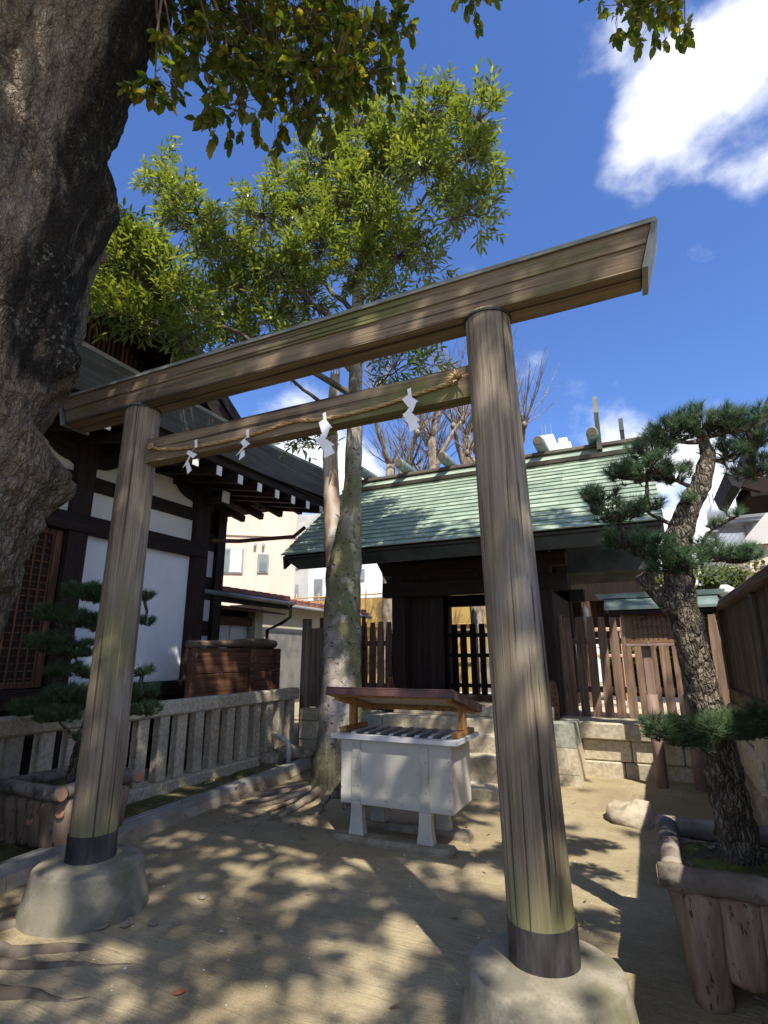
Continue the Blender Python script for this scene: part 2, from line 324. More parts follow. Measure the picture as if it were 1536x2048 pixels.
M['cutend'] = pm('cut_log_end', (.36, .19, .12), (.45, .27, .18), 5, rough=.9, bump=.2, rnd=.1)
M['soil'] = pm('planter_moss_soil', (.07, .09, .018), (.17, .19, .04), 9, rough=.98, bump=.9, bs=40, bd=.02, layers=[((.07, .05, .03), 3, (1, 1, 1), .5, .62, .8)], rnd=.03)
M['rail_metal'] = pm('grey_galvanised_channel', (.28, .28, .28), (.42, .42, .42), 2, rough=.4, bump=.05, rnd=.25, metal=.4)
M['kerb'] = pm('earthy_concrete_kerb', (.27, .225, .155), (.40, .34, .25), 5, rough=.97, bump=.7, bs=40, bd=.01, layers=[((.12, .12, .05), 1.6, (1, 1, 1), .52, .68, .7)], rnd=.08)
M['pvc'] = pm('grey_white_pipe', (.52, .50, .49), (.62, .60, .58), 4, rough=.5, bump=.05, rnd=.03)
M['rock'] = pm('buff_rock', (.26, .21, .15), (.46, .39, .29), 5, rough=.95, bump=.8, bs=20, bd=.02, layers=[((.14, .12, .09), 2.5, (1, 1, 1), .52, .68, .6)], rnd=.1)
M['brick'] = pm('red_brick_shard', (.30, .09, .045), (.42, .15, .08), 9, rough=.9, bump=.4, rnd=.05)
M['dryleaf'] = pm('fallen_leaf', (.16, .10, .05), (.36, .27, .17), 9, rough=.7, bump=.1, rnd=.4)
M['pebble'] = pm('small_pebble', (.20, .17, .13), (.50, .46, .40), 4, rough=.9, bump=.2, rnd=.5)
M['pinkwall'] = pm('pale_pink_siding', (.66, .49, .40), (.72, .55, .46), 1.2, (2, 2, .15), .8, .12, 6, (8, 8, .1), rnd=.02)
M['whitewall'] = pm('white_house_wall', (.74, .74, .72), (.80, .80, .79), 1, rough=.8, bump=.05, rnd=.03)
M['greywall'] = pm('grey_house_wall', (.42, .41, .38), (.52, .50, .46), 1, rough=.85, bump=.1, rnd=.06)
M['creamwall'] = pm('cream_annex_wall', (.44, .42, .31), (.52, .50, .38), 1.5, rough=.85, bump=.08, rnd=.03)
M['glass'] = pm('window_glass', (.16, .20, .21), (.24, .28, .29), 2, rough=.08, bump=0, rnd=.2, spec=.7)
M['frame'] = pm('grey_window_frame', (.25, .25, .25), (.32, .32, .32), 3, rough=.5, bump=0)
M['redtile'] = pm('faded_red_roof_sheet', (.20, .085, .065), (.30, .145, .115), 3, rough=.7, bump=.25, rnd=.12)
M['greymetal'] = pm('dull_grey_metal', (.20, .20, .20), (.30, .30, .29), 3, rough=.5, bump=.1, rnd=.1, metal=.3)
M['shoji'] = pm('pale_blue_white_panel', (.60, .63, .66), (.68, .70, .73), 2, rough=.8, bump=.03, rnd=.03)
M['palepost'] = pm('pale_peach_wood', (.50, .32, .22), (.62, .43, .31), 2, grainst(2, 8, .6), .7, .2, rnd=.06)
M['finial'] = pm('pale_verdigris_finial', (.42, .44, .36), (.54, .55, .46), 8, rough=.5, bump=.1)
def stripe_mat(name, c1, c2, axis, freq, rough=.8):
    g = NG(name); v = g.coord(); wv = g.n('ShaderNodeTexWave', wave_type='BANDS', bands_direction=axis); wv.inputs['Scale'].default_value = freq
    wv.inputs['Distortion'].default_value = .8; wv.inputs['Detail'].default_value = 2; g.l(v, wv.inputs['Vector'])
    c = g.mix(wv.outputs['Fac'], c1, c2); c = g.mix(g.mr(g.noise(v, 3), .45, .7, 0, .5), c, tuple(q*.6 for q in c1)); g.l(c, g.b.inputs['Base Color']); g.b.inputs['Roughness'].default_value = rough
    g.bump(wv.outputs['Fac'], .5, .01); return g.m
M['bamboo'] = stripe_mat('yellow_bamboo_screen', (.42, .26, .07), (.62, .43, .15), 'X', 14)
M['siding'] = stripe_mat('white_lap_siding', (.62, .61, .58), (.78, .77, .74), 'Z', 1.2)
M['leaf_c'] = leafmat('evergreen_oak_leaf', (.075, .11, .022), (.135, .175, .04), (.24, .265, .08), .32, .45)
M['leaf_k'] = leafmat('camphor_leaf', (.04, .068, .012), (.10, .13, .024), (.27, .20, .045), .36, .6)
M['needle'] = leafmat('pine_needle', (.028, .062, .026), (.055, .108, .044), (.12, .165, .07), .45, .15, .4)
M['hedge'] = leafmat('hedge_leaf', (.06, .09, .02), (.12, .15, .035), (.22, .22, .08), .4, .3)

def ground_mat():
    g = NG('raked_sandy_ground'); tcn = g.n('ShaderNodeTexCoord'); v = tcn.outputs['Object']
    c = g.mix(g.mr(g.noise(v, .9, 6), .35, .65), (.27, .218, .128), (.38, .315, .20))
    c = g.mix(g.mr(g.noise(v, 7, 5), .42, .70, 0, .35), c, (.215, .172, .11))
    fine = g.noise(v, 110, 4, .75); c = g.mix(g.mr(fine, .54, .72, 0, .7), c, (.52, .45, .33)); c = g.mix(g.mr(fine, .46, .28, 0, .7), c, (.11, .088, .06))
    c = g.mix(g.mr(g.noise(v, 34, 4, .7), .56, .70, 0, .45), c, (.16, .13, .085))
    rk = g.noise(g.map(v, (3.0, 46, 1), rot=(0, 0, rad(-38))), 1.0, 4, .6, .6)
    rk2 = g.noise(g.map(v, (4.0, 60, 1), rot=(0, 0, rad(12))), 1.0, 4, .6, .6)
    rm = g.mr(g.noise(v, .8, 3), .42, .56); rr = g.math('ADD', g.math('MULTIPLY', rk, rm), g.math('MULTIPLY', rk2, g.math('SUBTRACT', 1.0, rm)))
    c = g.mix(g.mr(rr, .50, .68, 0, .40), c, (.19, .152, .095))
    g.l(c, g.b.inputs['Base Color']); g.b.inputs['Roughness'].default_value = .97; g.b.inputs['Specular IOR Level'].default_value = .15
    h = g.math('ADD', g.math('MULTIPLY', rr, 1.1), g.math('ADD', g.math('MULTIPLY', fine, .35), g.math('MULTIPLY', g.noise(v, 22, 6, .7), .9)))
    g.bump(h, .7, .014); return g.m
M['ground'] = ground_mat()
M['mossbed'] = pm('mossy_earth', (.075, .075, .022), (.15, .14, .05), 5, rough=.98, bump=.9, bs=45, bd=.02, layers=[((.20, .16, .10), 2.5, (1, 1, 1), .5, .62, .75), ((.055, .075, .012), 2, (1, 1, 1), .52, .64, .7)], rnd=0)

# ------------------------------------------------------------------ ground
def gh(x, y):
    h = .10*smooth(5.4, 6.9, y)*smooth(-2.9, -2.2, x)*smooth(9, 7.5, y)
    d2 = (x+3.15)**2+(y-5.5)**2; h += .10*math.exp(-d2/.35)
    if -6 < x < 2 and 0 < y < 9:
        h += .012*noise.noise((x*2.2, y*2.2, 0))+.02*noise.noise((x*.8, y*.8, 3))+.004*noise.noise((x*9, y*9, 5))
    return h
def axis_pts(lo, a, b, hi, step):
    p = [lo, lo*.6+a*.4, lo*.3+a*.7, a-1.5]; n = int((b-a)/step); p += [a+(b-a)*i/n for i in range(n+1)]; p += [b+1.5, b*.7+hi*.3, b*.4+hi*.6, hi]; return p
xs = axis_pts(-300, -4.3, 1.2, 300, .05); ys = axis_pts(-200, .9, 7.6, 600, .05)
mb = MB(); nx = len(xs)
mb.v = [(x, y, gh(x, y)) for y in ys for x in xs]
mb.f = [(j*nx+i, j*nx+i+1, (j+1)*nx+i+1, (j+1)*nx+i) for j in range(len(ys)-1) for i in range(nx-1)]
tag(mb.build('ground', M['ground'], smooth=True), kind='structure')
# moss bed between stone fence and drain channel
mb = MB(); n_, m_ = 10, 100
for j in range(m_+1):
    y = lerp(1.6, 7.2, j/m_)
    for i in range(n_+1):
        x = lerp(-4.76, -4.02-.035*(y-2), i/n_)
        z = .085+.03*math.sin(i/n_*math.pi)+.03*noise.noise((x*4, y*4, 1))
        if i in (n_,): z = -.02
        mb.v.append((x, y, z))
mb.f = [(j*(n_+1)+i, j*(n_+1)+i+1, (j+1)*(n_+1)+i+1, (j+1)*(n_+1)+i) for j in range(m_) for i in range(n_)]
tag(mb.build('moss_bed', M['mossbed'], smooth=True), kind='structure')
#@@STRUCT

# ------------------------------------------------------------------ torii gate
T = thing('torii_gate', 'weathered grey wooden torii gate standing on two round concrete bases', 'gate', (0, 0, 0))
def pillar(xb, xt, y):
    mb = MB(); n = 40; m = 60; V = []
    for j in range(m+1):
        t = j/m; z = lerp(.27, 3.30, t); cx = lerp(xb, xt, t); r = lerp(.138, .122, t)
        for k in range(n):
            a = 2*math.pi*k/n
            rr = r*(1+.012*noise.noise((math.cos(a)*3+xb, math.sin(a)*3, z*.8))+.006*noise.noise((math.cos(a)*14+xb, math.sin(a)*14, z*.5)))
            V.append((cx+math.cos(a)*rr, y+math.sin(a)*rr, z))
    F = [(j*n+k, j*n+(k+1) % n, (j+1)*n+(k+1) % n, (j+1)*n+k) for j in range(m) for k in range(n)]
    F.append(tuple(range(m*n, (m+1)*n))); mb.add(V, F)
    p = mb.build('pillar', M['torii_z'], T, True)
    MB().lathe([(.134, .262), (.1435, .262), (.1425, .425), (.134, .425)], xb, y, 40).build('foot_band', M['band'], p)
    MB().lathe([(.118, 3.272), (.131, 3.272), (.131, 3.286), (.118, 3.286)], xt, y, 40).build('neck_ring', M['patina_d'], p)
    MB().lathe([(.375, -.08), (.362, .0), (.345, .08), (.325, .17), (.312, .238), (.309, .247), (.303, .2535), (.296, .256), (.24, .263), (.145, .279), (.12, .281)], xb, y, 72, .007, 7).build('base', M['concrete'], T, True)
pillar(-3.275, -3.265, 2.64); pillar(-.527, -.605, 2.64)
# upper beam: two stacked timbers with slanted ends
def beam(name, x0b, x0t, x1b, x1t, y0, y1, z0, z1, mat, par, seg=40, ylean=0.0):
    mb = MB(); V = []; 
    for i in range(seg+1):
        t = i/seg; w = lambda s: .003*noise.noise((t*16+s*7, s*3.1, z0))
        xa = lerp(x0b, x1b, t); xb = lerp(x0t, x1t, t)
        V += [(xa, y0+w(1), z0+w(2)), (xa, y1, z0+w(3)), (xb, y1+ylean, z1), (xb, y0-ylean+w(4), z1)]
    F = [(3, 2, 1, 0), tuple(seg*4+i for i in range(4))]
    for i in range(seg):
        for k in range(4): F.append((i*4+k, i*4+(k+1) % 4, (i+1)*4+(k+1) % 4, (i+1)*4+k))
    mb.add(V, F); return mb.build(name, mat, par)
kb = beam('lower_crossbeam', -4.03, -4.065, .175, .21, 2.545, 2.735, 3.288, 3.412, M['torii_x'], T)
kt = beam('upper_crossbeam', -4.065, -4.105, .21, .245, 2.534, 2.746, 3.412, 3.522, M['torii_x'], T)
MB().hexa([(-4.125, 2.522, 3.5235), (.265, 2.522, 3.5235), (.265, 2.758, 3.5235), (-4.125, 2.758, 3.5235), (-4.128, 2.518, 3.534), (.268, 2.518, 3.534), (.268, 2.762, 3.534), (-4.128, 2.762, 3.534)]).build('copper_cap', M['patina_g'], kt)
MB().prism([(2.5165, 3.508), (2.5225, 3.508), (2.5225, 3.523), (2.5165, 3.523)], 'x', -4.122, .262).build('cap_drip_edge', M['patina_g'], kt)
for sx, xa, xb in ((-1, -4.03, -4.105), (1, .175, .245)):      # copper plates over the beam ends
    o = .03*sx; i_ = .003*sx; y0, y1, z0, z1 = 2.522, 2.758, 3.275, 3.522
    p = [(xa+i_, y0, z0), (xa+o, y0, z0), (xa+o, y1, z0), (xa+i_, y1, z0), (xb+i_, y0, z1), (xb+o, y0, z1), (xb+o, y1, z1), (xb+i_, y1, z1)]
    MB().hexa(p if sx > 0 else [p[q] for q in (1, 0, 3, 2, 5, 4, 7, 6)]).build('end_plate', M['patina_g'], kb)
beam('tie_beam', -3.24, -3.24, -.62, -.62, 2.60, 2.70, 2.835, 3.018, M['torii_x'], T)
# shimenawa rope with paper streamers
rp = [(-3.10, 2.588, 2.952), (-3.05, 2.585, 2.935), (-2.99, 2.583, 2.91), (-2.8, 2.585, 2.885), (-2.64, 2.585, 2.872), (-2.4, 2.585, 2.868), (-2.19, 2.585, 2.873), (-2.0, 2.585, 2.890), (-1.84, 2.585, 2.905), (-1.72, 2.585, 2.888), (-1.60, 2.585, 2.872), (-1.38, 2.585, 2.875), (-1.2, 2.585, 2.885), (-1.05, 2.585, 2.902), (-.9, 2.585, 2.918), (-.77, 2.583, 2.935)]
S = thing('sacred_rope', 'twisted straw rope strung along the torii tie beam', 'rope', rp[0])
fine = []
for a, b in zip(rp[:-1], rp[1:]):
    for k in range(10): fine.append(Vector(a).lerp(Vector(b), k/10))
fine.append(Vector(rp[-1]))
for ph in range(3):
    mb = MB(); pts = []
    for i, p in enumerate(fine):
        a = i*.62+ph*2.094; pts.append(p-Vector(rp[0])+Vector((0, math.cos(a), math.sin(a)))*.006)
    mb.tube(pts, .0068, 5); mb.build('strand', M['rope'], S, True)
mb = MB()
for k in range(3):
    a = k*2.1; mb.tube([Vector((.03+.02*math.sin(t*6.3+a), -.014+.01*math.cos(t*6.3+a), -.01+.022*math.cos(t*6.3+a)+.005*t)) for t in [q/10 for q in range(11)]], .008, 5)
mb.build('left_knot', M['rope'], S, True)
mb = MB()
for k in range(26):
    d = Vector((U(-1, .9), U(-1, -.1), U(-.5, .8))).normalized(); c = Vector(rp[-1])-Vector(rp[0])
    mb.tube([c, c+d*U(.03, .05), c+d*U(.05, .085)+Vector((0, 0, -.012))], [.005, .004, .002], 4)
mb.build('frayed_knot', M['rope'], S, True)
def shide(x, z, pts, lab, wid=.05):
    """folded paper streamer; pts = list of zigzag panels (dx,dz,tilt)"""
    o = thing('paper_streamer', lab, 'streamer', (x, 2.566, z))
    MB().hexa([(-.008, -.004, -.02), (.010, -.004, -.02), (.010, .0, -.02), (-.008, 0, -.02), (-.018, -.004, .035), (.004, -.004, .04), (.004, 0, .04), (-.018, 0, .035)]).build('hanging_strip', M['paper'], o)
    cx, cz, cy = 0, -.018, 0
    for (dx, dz, sk, yy) in pts:
        a = wid/2
        q = [(cx-a+sk, cy, cz), (cx+a*.2+sk, cy, cz+.02), (cx+a+dx, cy+yy, cz+dz+.022), (cx-a+dx, cy+yy, cz+dz)]
        mb = MB(); mb.add([(p[0], p[1]-.0015, p[2]) for p in q]+[(p[0], p[1]+.0015, p[2]) for p in q], [(0, 1, 2, 3), (7, 6, 5, 4), (0, 4, 5, 1), (1, 5, 6, 2), (2, 6, 7, 3), (3, 7, 4, 0)])
        mb.build('paper_fold', M['paper'], o); cx += dx*.55; cz += dz*.80; cy += yy-.004
SH4 = 'white zigzag paper streamer on the rope '
shide(-2.62, 2.872, [(-.045, -.045, .01, -.01), (.055, -.055, -.03, -.02), (-.07, -.06, -.01, .015), (.03, -.07, .0, -.01)], SH4+'beside the pillar by the white-walled hall', .034)
shide(-2.18, 2.866, [(-.04, -.04, .0, -.012), (.05, -.055, .0, -.02), (-.05, -.05, .02, .012), (.02, -.05, .02, -.012)], SH4+'over the line of white rafter ends', .044)
shide(-1.60, 2.865, [(.02, -.075, -.01, -.008), (-.02, -.08, .03, -.014), (.045, -.07, -.01, .01), (.03, -.07, .02, -.008)], SH4+'before the twin tree trunks', .072)
shide(-1.045, 2.900, [(.02, -.06, -.02, -.008), (-.02, -.075, .03, -.014), (.03, -.07, -.005, .01), (.02, -.06, .01, -.008)], SH4+'nearest the mossy torii pillar', .062)

# ------------------------------------------------------------------ stone fence, kerb, drain channel
SF = thing('stone_fence', 'low grey stone fence with square posts and top rail beside the white-walled hall', 'fence', (-4.86, 4, 0))
SF.location = (0, 0, 0)
pm_mesh = CB(-.055, .055, -.07, .07, 0, .66, c=.012).mesh('fence_post', M['granite'])
y = 1.75
while y < 7.05:
    inst('post', pm_mesh, (-4.86+U(-.006, .006), y, .185), (U(-.012, .012), U(-.01, .01), U(-.03, .03)), parent=SF); y += .262+U(-.01, .01)
for a, b in ((1.5, 3.62), (3.624, 5.42), (5.424, 7.15)):
    CB(-4.94, -4.78, a, b, .84, 1.0+U(-.005, .005), c=.02).build('top_rail', M['granite'], SF)
for a, b in ((1.5, 3.0), (3.004, 4.6), (4.604, 6.0), (6.004, 7.15)):
    CB(-4.98, -4.74+U(-.01, .01), a, b, -.03, .19, c=.015).build('kerb_stone', M['granite'], SF)
KB = thing('drain_channel', 'grey galvanised channel lying on a low concrete kerb along the moss bed', 'channel', (0, 0, 0))
def sk(y): return -4.02-.055*(y-2.3)
segs = [1.4, 2.6, 3.9, 5.2, 6.62]
for a, b in zip(segs[:-1], segs[1:]):
    mb = MB(); 
    mb.hexa([(sk(a)-.13, a, -.03), (sk(a)+.06, a, -.03), (sk(b)+.06, b-.004, -.03), (sk(b)-.13, b-.004, -.03), (sk(a)-.12, a, .08), (sk(a)+.04, a, .08), (sk(b)+.04, b-.004, .08), (sk(b)-.12, b-.004, .08)])
    mb.build('kerb', M['kerb'], KB)
for off in (-.085, -.035, .015):
    a, b = segs[0], segs[-1]; mb = MB()
    mb.hexa([(sk(a)+off-.021, a, .07), (sk(a)+off+.021, a, .07), (sk(b)+off+.021, b, .07), (sk(b)+off-.021, b, .07), (sk(a)+off-.017, a, .135), (sk(a)+off+.017, a, .135), (sk(b)+off+.017, b, .135), (sk(b)+off-.017, b, .135)])
    mb.build('channel_rib', M['rail_metal'], KB)
dp = MB().tube([(-4.80, 6.55, .43), (-4.62, 6.45, .40), (-4.50, 6.40, .385), (-4.42, 6.37, .35), (-4.40, 6.36, .28), (-4.40, 6.36, .10)], [.034]*6, 14).build('drain_pipe', M['pvc'], smooth=True)
tag(dp, 'bent grey white drain pipe coming through the stone fence', 'pipe')
for i, (x, y, s) in enumerate(((-4.66, 6.35, .16), (-4.62, 6.75, .2), (-4.5, 6.85, .14))):
    mb = MB(); mb.lathe([(.3, -.4), (.8, -.2), (1, .2), (.75, .6), (.3, .75)], 0, 0, 9, .35, 1.3)
    o = mb.build('kerb_rock', M['rock'], smooth=True); o.location = (x, y, .12); o.scale = (s, s*1.2, s); o.rotation_euler = (0, 0, i*2)
    tag(o, ['small mossy rock beside the bent drain pipe', 'larger mossy rock at the end of the stone fence', 'mossy rock between the drain pipe and the twin tree'][i], 'rock', 'rocks at the end of the stone fence')

# ------------------------------------------------------------------ left shrine hall
H = thing('shrine_hall', 'dark timber shrine hall with white plaster panels and deep curved roof', 'building', (0, 0, 0))
X0 = -6.2
def hb(y0, y1, z0, z1, mat, name, x0=X0-.02, x1=X0+.06, par=None, c=.008):
    return CB(x0, x1, y0, y1, z0, z1, c=c).build(name, M[mat], par or H)
for (y0, y1) in ((4.10, 4.35), (6.13, 6.42), (2.55, 2.78), (1.6, 1.8)): hb(y0, y1, .25, 4.5, 'darkwood_z', 'column', X0-.16, X0+.10)
for (z0, z1) in ((2.94, 3.16), (3.51, 3.69)):
    hb(1.65, 6.36, z0, z1, 'darkwood_y', 'tie_beam', X0-.05, X0+.125 if z0 < 3 else X0+.06)
hb(1.65, 6.36, .93, 1.13, 'darkwood_y', 'sill_beam', X0-.05, X0+.13); hb(1.65, 6.36, .62, .80, 'darkwood_y', 'sill_beam', X0-.05, X0+.09)
hb(1.65, 6.36, 4.06, 4.32, 'darkwood_y', 'eave_beam', X0-.05, X0+.14)
B(-10.5, X0-.06, 1.6, 6.34, .0, 4.6).build('inner_wall', M['darkwood_z'], H)
hb(4.35, 6.13, 1.13, 2.94, 'plaster_w', 'plaster_panel', X0-.05, X0, c=.002)
for y0, y1 in ((4.35, 6.13), (2.78, 4.10)):
    hb(y0, y1, 3.16, 3.51, 'plaster', 'plaster_panel', X0-.05, X0, c=.002); hb(y0, y1, 3.69, 4.06, 'plaster', 'plaster_panel', X0-.05, X0, c=.002)
def corbel(y, s):     # curved bracket arm hugging the column top
    poly = [(y, 4.06), (y, 3.78)]
    for k in range(7):
        t = k/6; poly.append((y+s*(.08+.30*t), 3.80+.14*t*t+.02))
    poly += [(y+s*.40, 3.98), (y+s*.46, 3.98), (y+s*.46, 4.06)]
    MB().prism(poly if s < 0 else poly[::-1], 'x', X0+.004, X0+.075).build('bracket_arm', M['darkwood_y'], H)
for y, s in ((4.352, 1), (4.098, -1), (6.128, -1), (2.782, 1)): corbel(y, s)
# lattice door left of the white panel
D = hb(2.80, 4.08, 1.14, 2.93, 'darkwood_z', 'lattice_door', X0-.05, X0-.01)
lm = B(-.006, .006, -.011, .011, 0, 1.66).mesh('lattice_bar', M['redwood_z']); lh = B(-.005, .005, 0, 1.12, -.008, .008).mesh('lattice_bar', M['redwood_z'])
for i in range(12): inst('upright_bar', lm, (X0+.008, 2.90+i*.098, 1.21), parent=D)
for i in range(21): inst('level_bar', lh, (X0-.002, 2.88, 1.24+i*.081), parent=D)
for y0, y1, z0, z1 in ((2.80, 2.885, 1.14, 2.93), (3.995, 4.08, 1.14, 2.93), (2.885, 3.995, 1.14, 1.21), (2.885, 3.995, 2.86, 2.93)):
    CB(X0-.02, X0+.03, y0, y1, z0, z1, c=.006).build('door_frame', M['redwood_z'], D)
# rear wing beyond the corner column
for z0, z1 in ((1.55, 1.80), (2.05, 2.62), (2.82, 3.30)):
    CB(-7.06, -7.0, 6.5, 7.50, z0, z1, c=.002).build('plaster_panel', M['plaster_w'], H)
CB(-7.14, -6.92, 7.50, 7.72, .2, 4.2, c=.01).build('column', M['darkwood_z'], H)
B(-9.5, -7.065, 6.345, 7.60, .2, 4.0).build('inner_wall', M['darkwood_z'], H)
for z0, z1 in ((1.80, 2.05), (2.62, 2.82), (3.30, 3.6)): CB(-7.05, -6.96, 6.43, 7.50, z0, z1, c=.006).build('tie_beam', M['darkwood_y'], H)
# eave: thick layered edge, boarded soffit, rafters with white ends
EY0, EY1 = .35, 8.25
def eave_lift(y): return .10*smooth(5.2, 8.25, y)**2+.10*smooth(3.4, .35, y)**2
mb = MB(); nn = 40; V = []
for i in range(nn+1):
    y = lerp(EY0, EY1, i/nn); l = eave_lift(y)
    V += [(-4.98, y, 4.13+l), (-4.88, y, 4.55+l), (-5.25, y, 4.62+l), (-5.35, y, 4.20+l)]
F = [(0, 1, 2, 3), tuple(nn*4+q for q in (3, 2, 1, 0))]
for i in range(nn):
    for k in range(4): F.append((i*4+k, (i+1)*4+k, (i+1)*4+(k+1) % 4, i*4+(k+1) % 4))
mb.add(V, F); E1 = mb.build('eave_edge', M['bark_roof'], H)
mb = MB(); V = []
for i in range(nn+1):
    y = lerp(EY0, EY1, i/nn); l = eave_lift(y); V += [(-4.875, y, 4.553+l), (-4.855, y, 4.59+l), (-5.2, y, 4.66+l), (-5.2, y, 4.60+l)]
mb.add(V, F); mb.build('edge_capping', M['greymetal'], E1)
MB().hexa([(-6.6, EY0, 4.42), (-5.02, EY0, 4.155), (-5.02, EY1, 4.155), (-6.6, EY1, 4.42), (-6.6, EY0, 4.46), (-5.02, EY0, 4.19), (-5.02, EY1, 4.19), (-6.6, EY1, 4.46)]).build('soffit', M['darkwood_y'], H)
CB(-5.20, -5.06, EY0, EY1, 4.02, 4.15, c=.01).build('eave_purlin', M['darkwood_y'], H)
ra = MB().hexa([(-1.35, -.045, .20), (0, -.045, -.03), (0, .045, -.03), (-1.35, .045, .20), (-1.35, -.045, .31), (0, -.045, .09), (0, .045, .09), (-1.35, .045, .31)]).mesh('rafter', M['darkwood_x'])
rw = CB(0, .014, -.05, .05, -.036, .096, c=.003).mesh('rafter_end', M['whitepaint'])
y = .55
while y < 8.1:
    r_ = inst('rafter', ra, (-5.02, y, 3.88+eave_lift(y)*.7), parent=H); inst('rafter_end', rw, (0, 0, 0), parent=r_); y += .437
# far side eave (over the rear) with its rafters
MB().hexa([(-11, 6.3, 4.44), (-5.0, 6.3, 4.44), (-5.0, 8.25, 4.165), (-11, 8.25, 4.165), (-11, 6.3, 4.48), (-5.0, 6.3, 4.48), (-5.0, 8.25, 4.195), (-11, 8.25, 4.195)]).build('soffit', M['darkwood_x'], H)
MB().hexa([(-11, 8.15, 4.13), (-4.985, 8.15, 4.23), (-4.885, 8.30, 4.23), (-11, 8.30, 4.13), (-11, 8.15, 4.5), (-4.985, 8.15, 4.60), (-4.885, 8.30, 4.60), (-11, 8.30, 4.5)]).build('eave_edge', M['bark_roof'], H)
rb = CB(-.045, .045, -1.6, 0, -.06, .06, c=.004).mesh('rafter', M['darkwood_y'])
for i in range(9): inst('rafter', rb, (-5.5-i*.44, 8.05, 4.02), (rad(-7), 0, 0), parent=H)
CB(X0-.02, X0+.12, 6.10, 6.46, 3.70, 3.96, c=.01).build('bracket_block', M['darkwood_y'], H)
b1 = CB(X0+.12, X0+.50, 6.20, 6.34, 3.78, 3.92, c=.008).build('bracket_nose', M['darkwood_x'], H); CB(X0+.50, X0+.52, 6.19, 6.35, 3.77, 3.95, c=.004).build('nose_end', M['whitepaint'], b1)
MB().tube([(-6.15, 6.5, 3.25), (-6.0, 7.0, 3.32), (-5.6, 8.0, 3.55), (-5.5, 8.2, 3.75)], .035, 10).build('gutter_pipe', M['brownboard'], H, True)
# skirt roof, gable lattice and upper roof
MB().hexa([(-7.2, 1.2, 5.45), (-5.2, EY0, 4.63), (-5.2, EY1, 4.63), (-7.2, 7.4, 5.45), (-7.2, 1.2, 5.52), (-5.2, EY0, 4.67), (-5.2, EY1, 4.67), (-7.2, 7.4, 5.52)]).build('skirt_roof', M['blackroof'], H)
B(-7.1, -6.92, 1.4, 7.2, 5.2, 5.36).build('gable_sill', M['darkwood_y'], H)
def rz(y):      # upper roof curve, ridge at y=4.3
    t = min(1, abs(y-4.3)/3.7); return 7.50-2.60*(1-(1-t)**1.25)
mb = MB(); V = []; nn = 44
for i in range(nn+1):
    y = lerp(.6, 8.0, i/nn); z = rz(y); V += [(-6.0, y, z-.24), (-6.0, y, z), (-12, y, z+.02), (-12, y, z-.24)]
F = [(0, 1, 2, 3), tuple(nn*4+q for q in (3, 2, 1, 0))]
for i in range(nn):
    for k in range(4): F.append((i*4+k, (i+1)*4+k, (i+1)*4+(k+1) % 4, i*4+(k+1) % 4))
mb.add(V, F); UR = mb.build('upper_roof', M['blackroof'], H)
mb = MB(); V = []
for i in range(nn+1):
    y = lerp(.75, 7.85, i/nn); z = rz(y); V += [(-6.12, y, z-.62), (-6.12, y, z-.25), (-6.04, y, z-.245), (-6.04, y, z-.62)]
mb.add(V, F); mb.build('barge_board', M['darkwood_y'], UR)
mb = MB(); V = []
for i in range(nn+1):
    y = lerp(.9, 7.7, i/nn); z = rz(y); V += [(-6.3, y, z-.30), (-6.3, y, z-.24), (-7.1, y, z-.24), (-7.1, y, z-.30)]
mb.add(V, F); mb.build('roof_boarding', M['darkwood_y'], UR)
gb = MB(); gb.prism([(1.5, 5.36), (7.1, 5.36), (6.6, 5.5), (5.9, 6.05), (5.0, 6.6), (4.3, 7.05), (3.6, 6.6), (2.7, 6.05), (2.0, 5.5)], 'x', -7.05, -7.0); gb.build('gable_back', M['darkwood_z'], H)
for i in range(58):
    y = 1.95+i*.083; top = rz(y)-.55
    if top > 5.5: CB(-6.99, -6.93, y-.022, y+.022, 5.36, top, c=.004).build('gable_slat', M['redwood_z'], H)

# ------------------------------------------------------------------ low annex, enclosure and board fence behind the stone fence
A = thing('annex', 'low annex with red brown sheet roof, gutter and pale sliding panels', 'building', (0, 0, 0))
MB().hexa([(-7.0, 6.7, 2.62), (-6.95, 9.9, 2.62), (-9.5, 9.9, 2.92), (-9.5, 6.7, 2.92), (-7.0, 6.7, 2.69), (-6.95, 9.9, 2.69), (-9.5, 9.9, 2.99), (-9.5, 6.7, 2.99)]).build('roof', M['redtile'], A)
for i in range(14): MB().tube([(-6.99, 6.8+i*.24, 2.695), (-9.45, 6.8+i*.24, 2.99)], .02, 6).build('roof_seam', M['redtile'], A)
CB(-7.06, -6.98, 6.7, 9.9, 2.42, 2.615, c=.006).build('fascia', M['blackroof'], A)
MB().hexa([(-7.06, 6.7, 2.30), (-7.06, 9.9, 2.30), (-7.75, 9.9, 2.42), (-7.75, 6.7, 2.42), (-7.06, 6.7, 2.33), (-7.06, 9.9, 2.33), (-7.75, 9.9, 2.45), (-7.75, 6.7, 2.45)]).build('soffit', M['brownboard'], A)
for y0, y1 in ((6.6, 7.72), (7.78, 8.72), (8.76, 9.28)):
    CB(-7.62, -7.58, y0, y1, .6, 2.05, c=.004).build('sliding_panel', M['shoji'], A)
B(-7.70, -7.63, 6.4, 9.5, 0, 2.4).build('wall', M['darkwood_z'], A)
CB(-7.60, -7.48, 6.5, 9.5, 2.05, 2.22, c=.005).build('lintel', M['brownboard'], A)
CB(-7.62, -7.4, 9.30, 9.56, 0, 2.4, c=.01).build('end_wall', M['creamwall'], A)
MB().tube([(-6.94, 6.7, 2.56), (-6.90, 9.95, 2.54)], .045, 10).build('gutter', M['greymetal'], A, True)
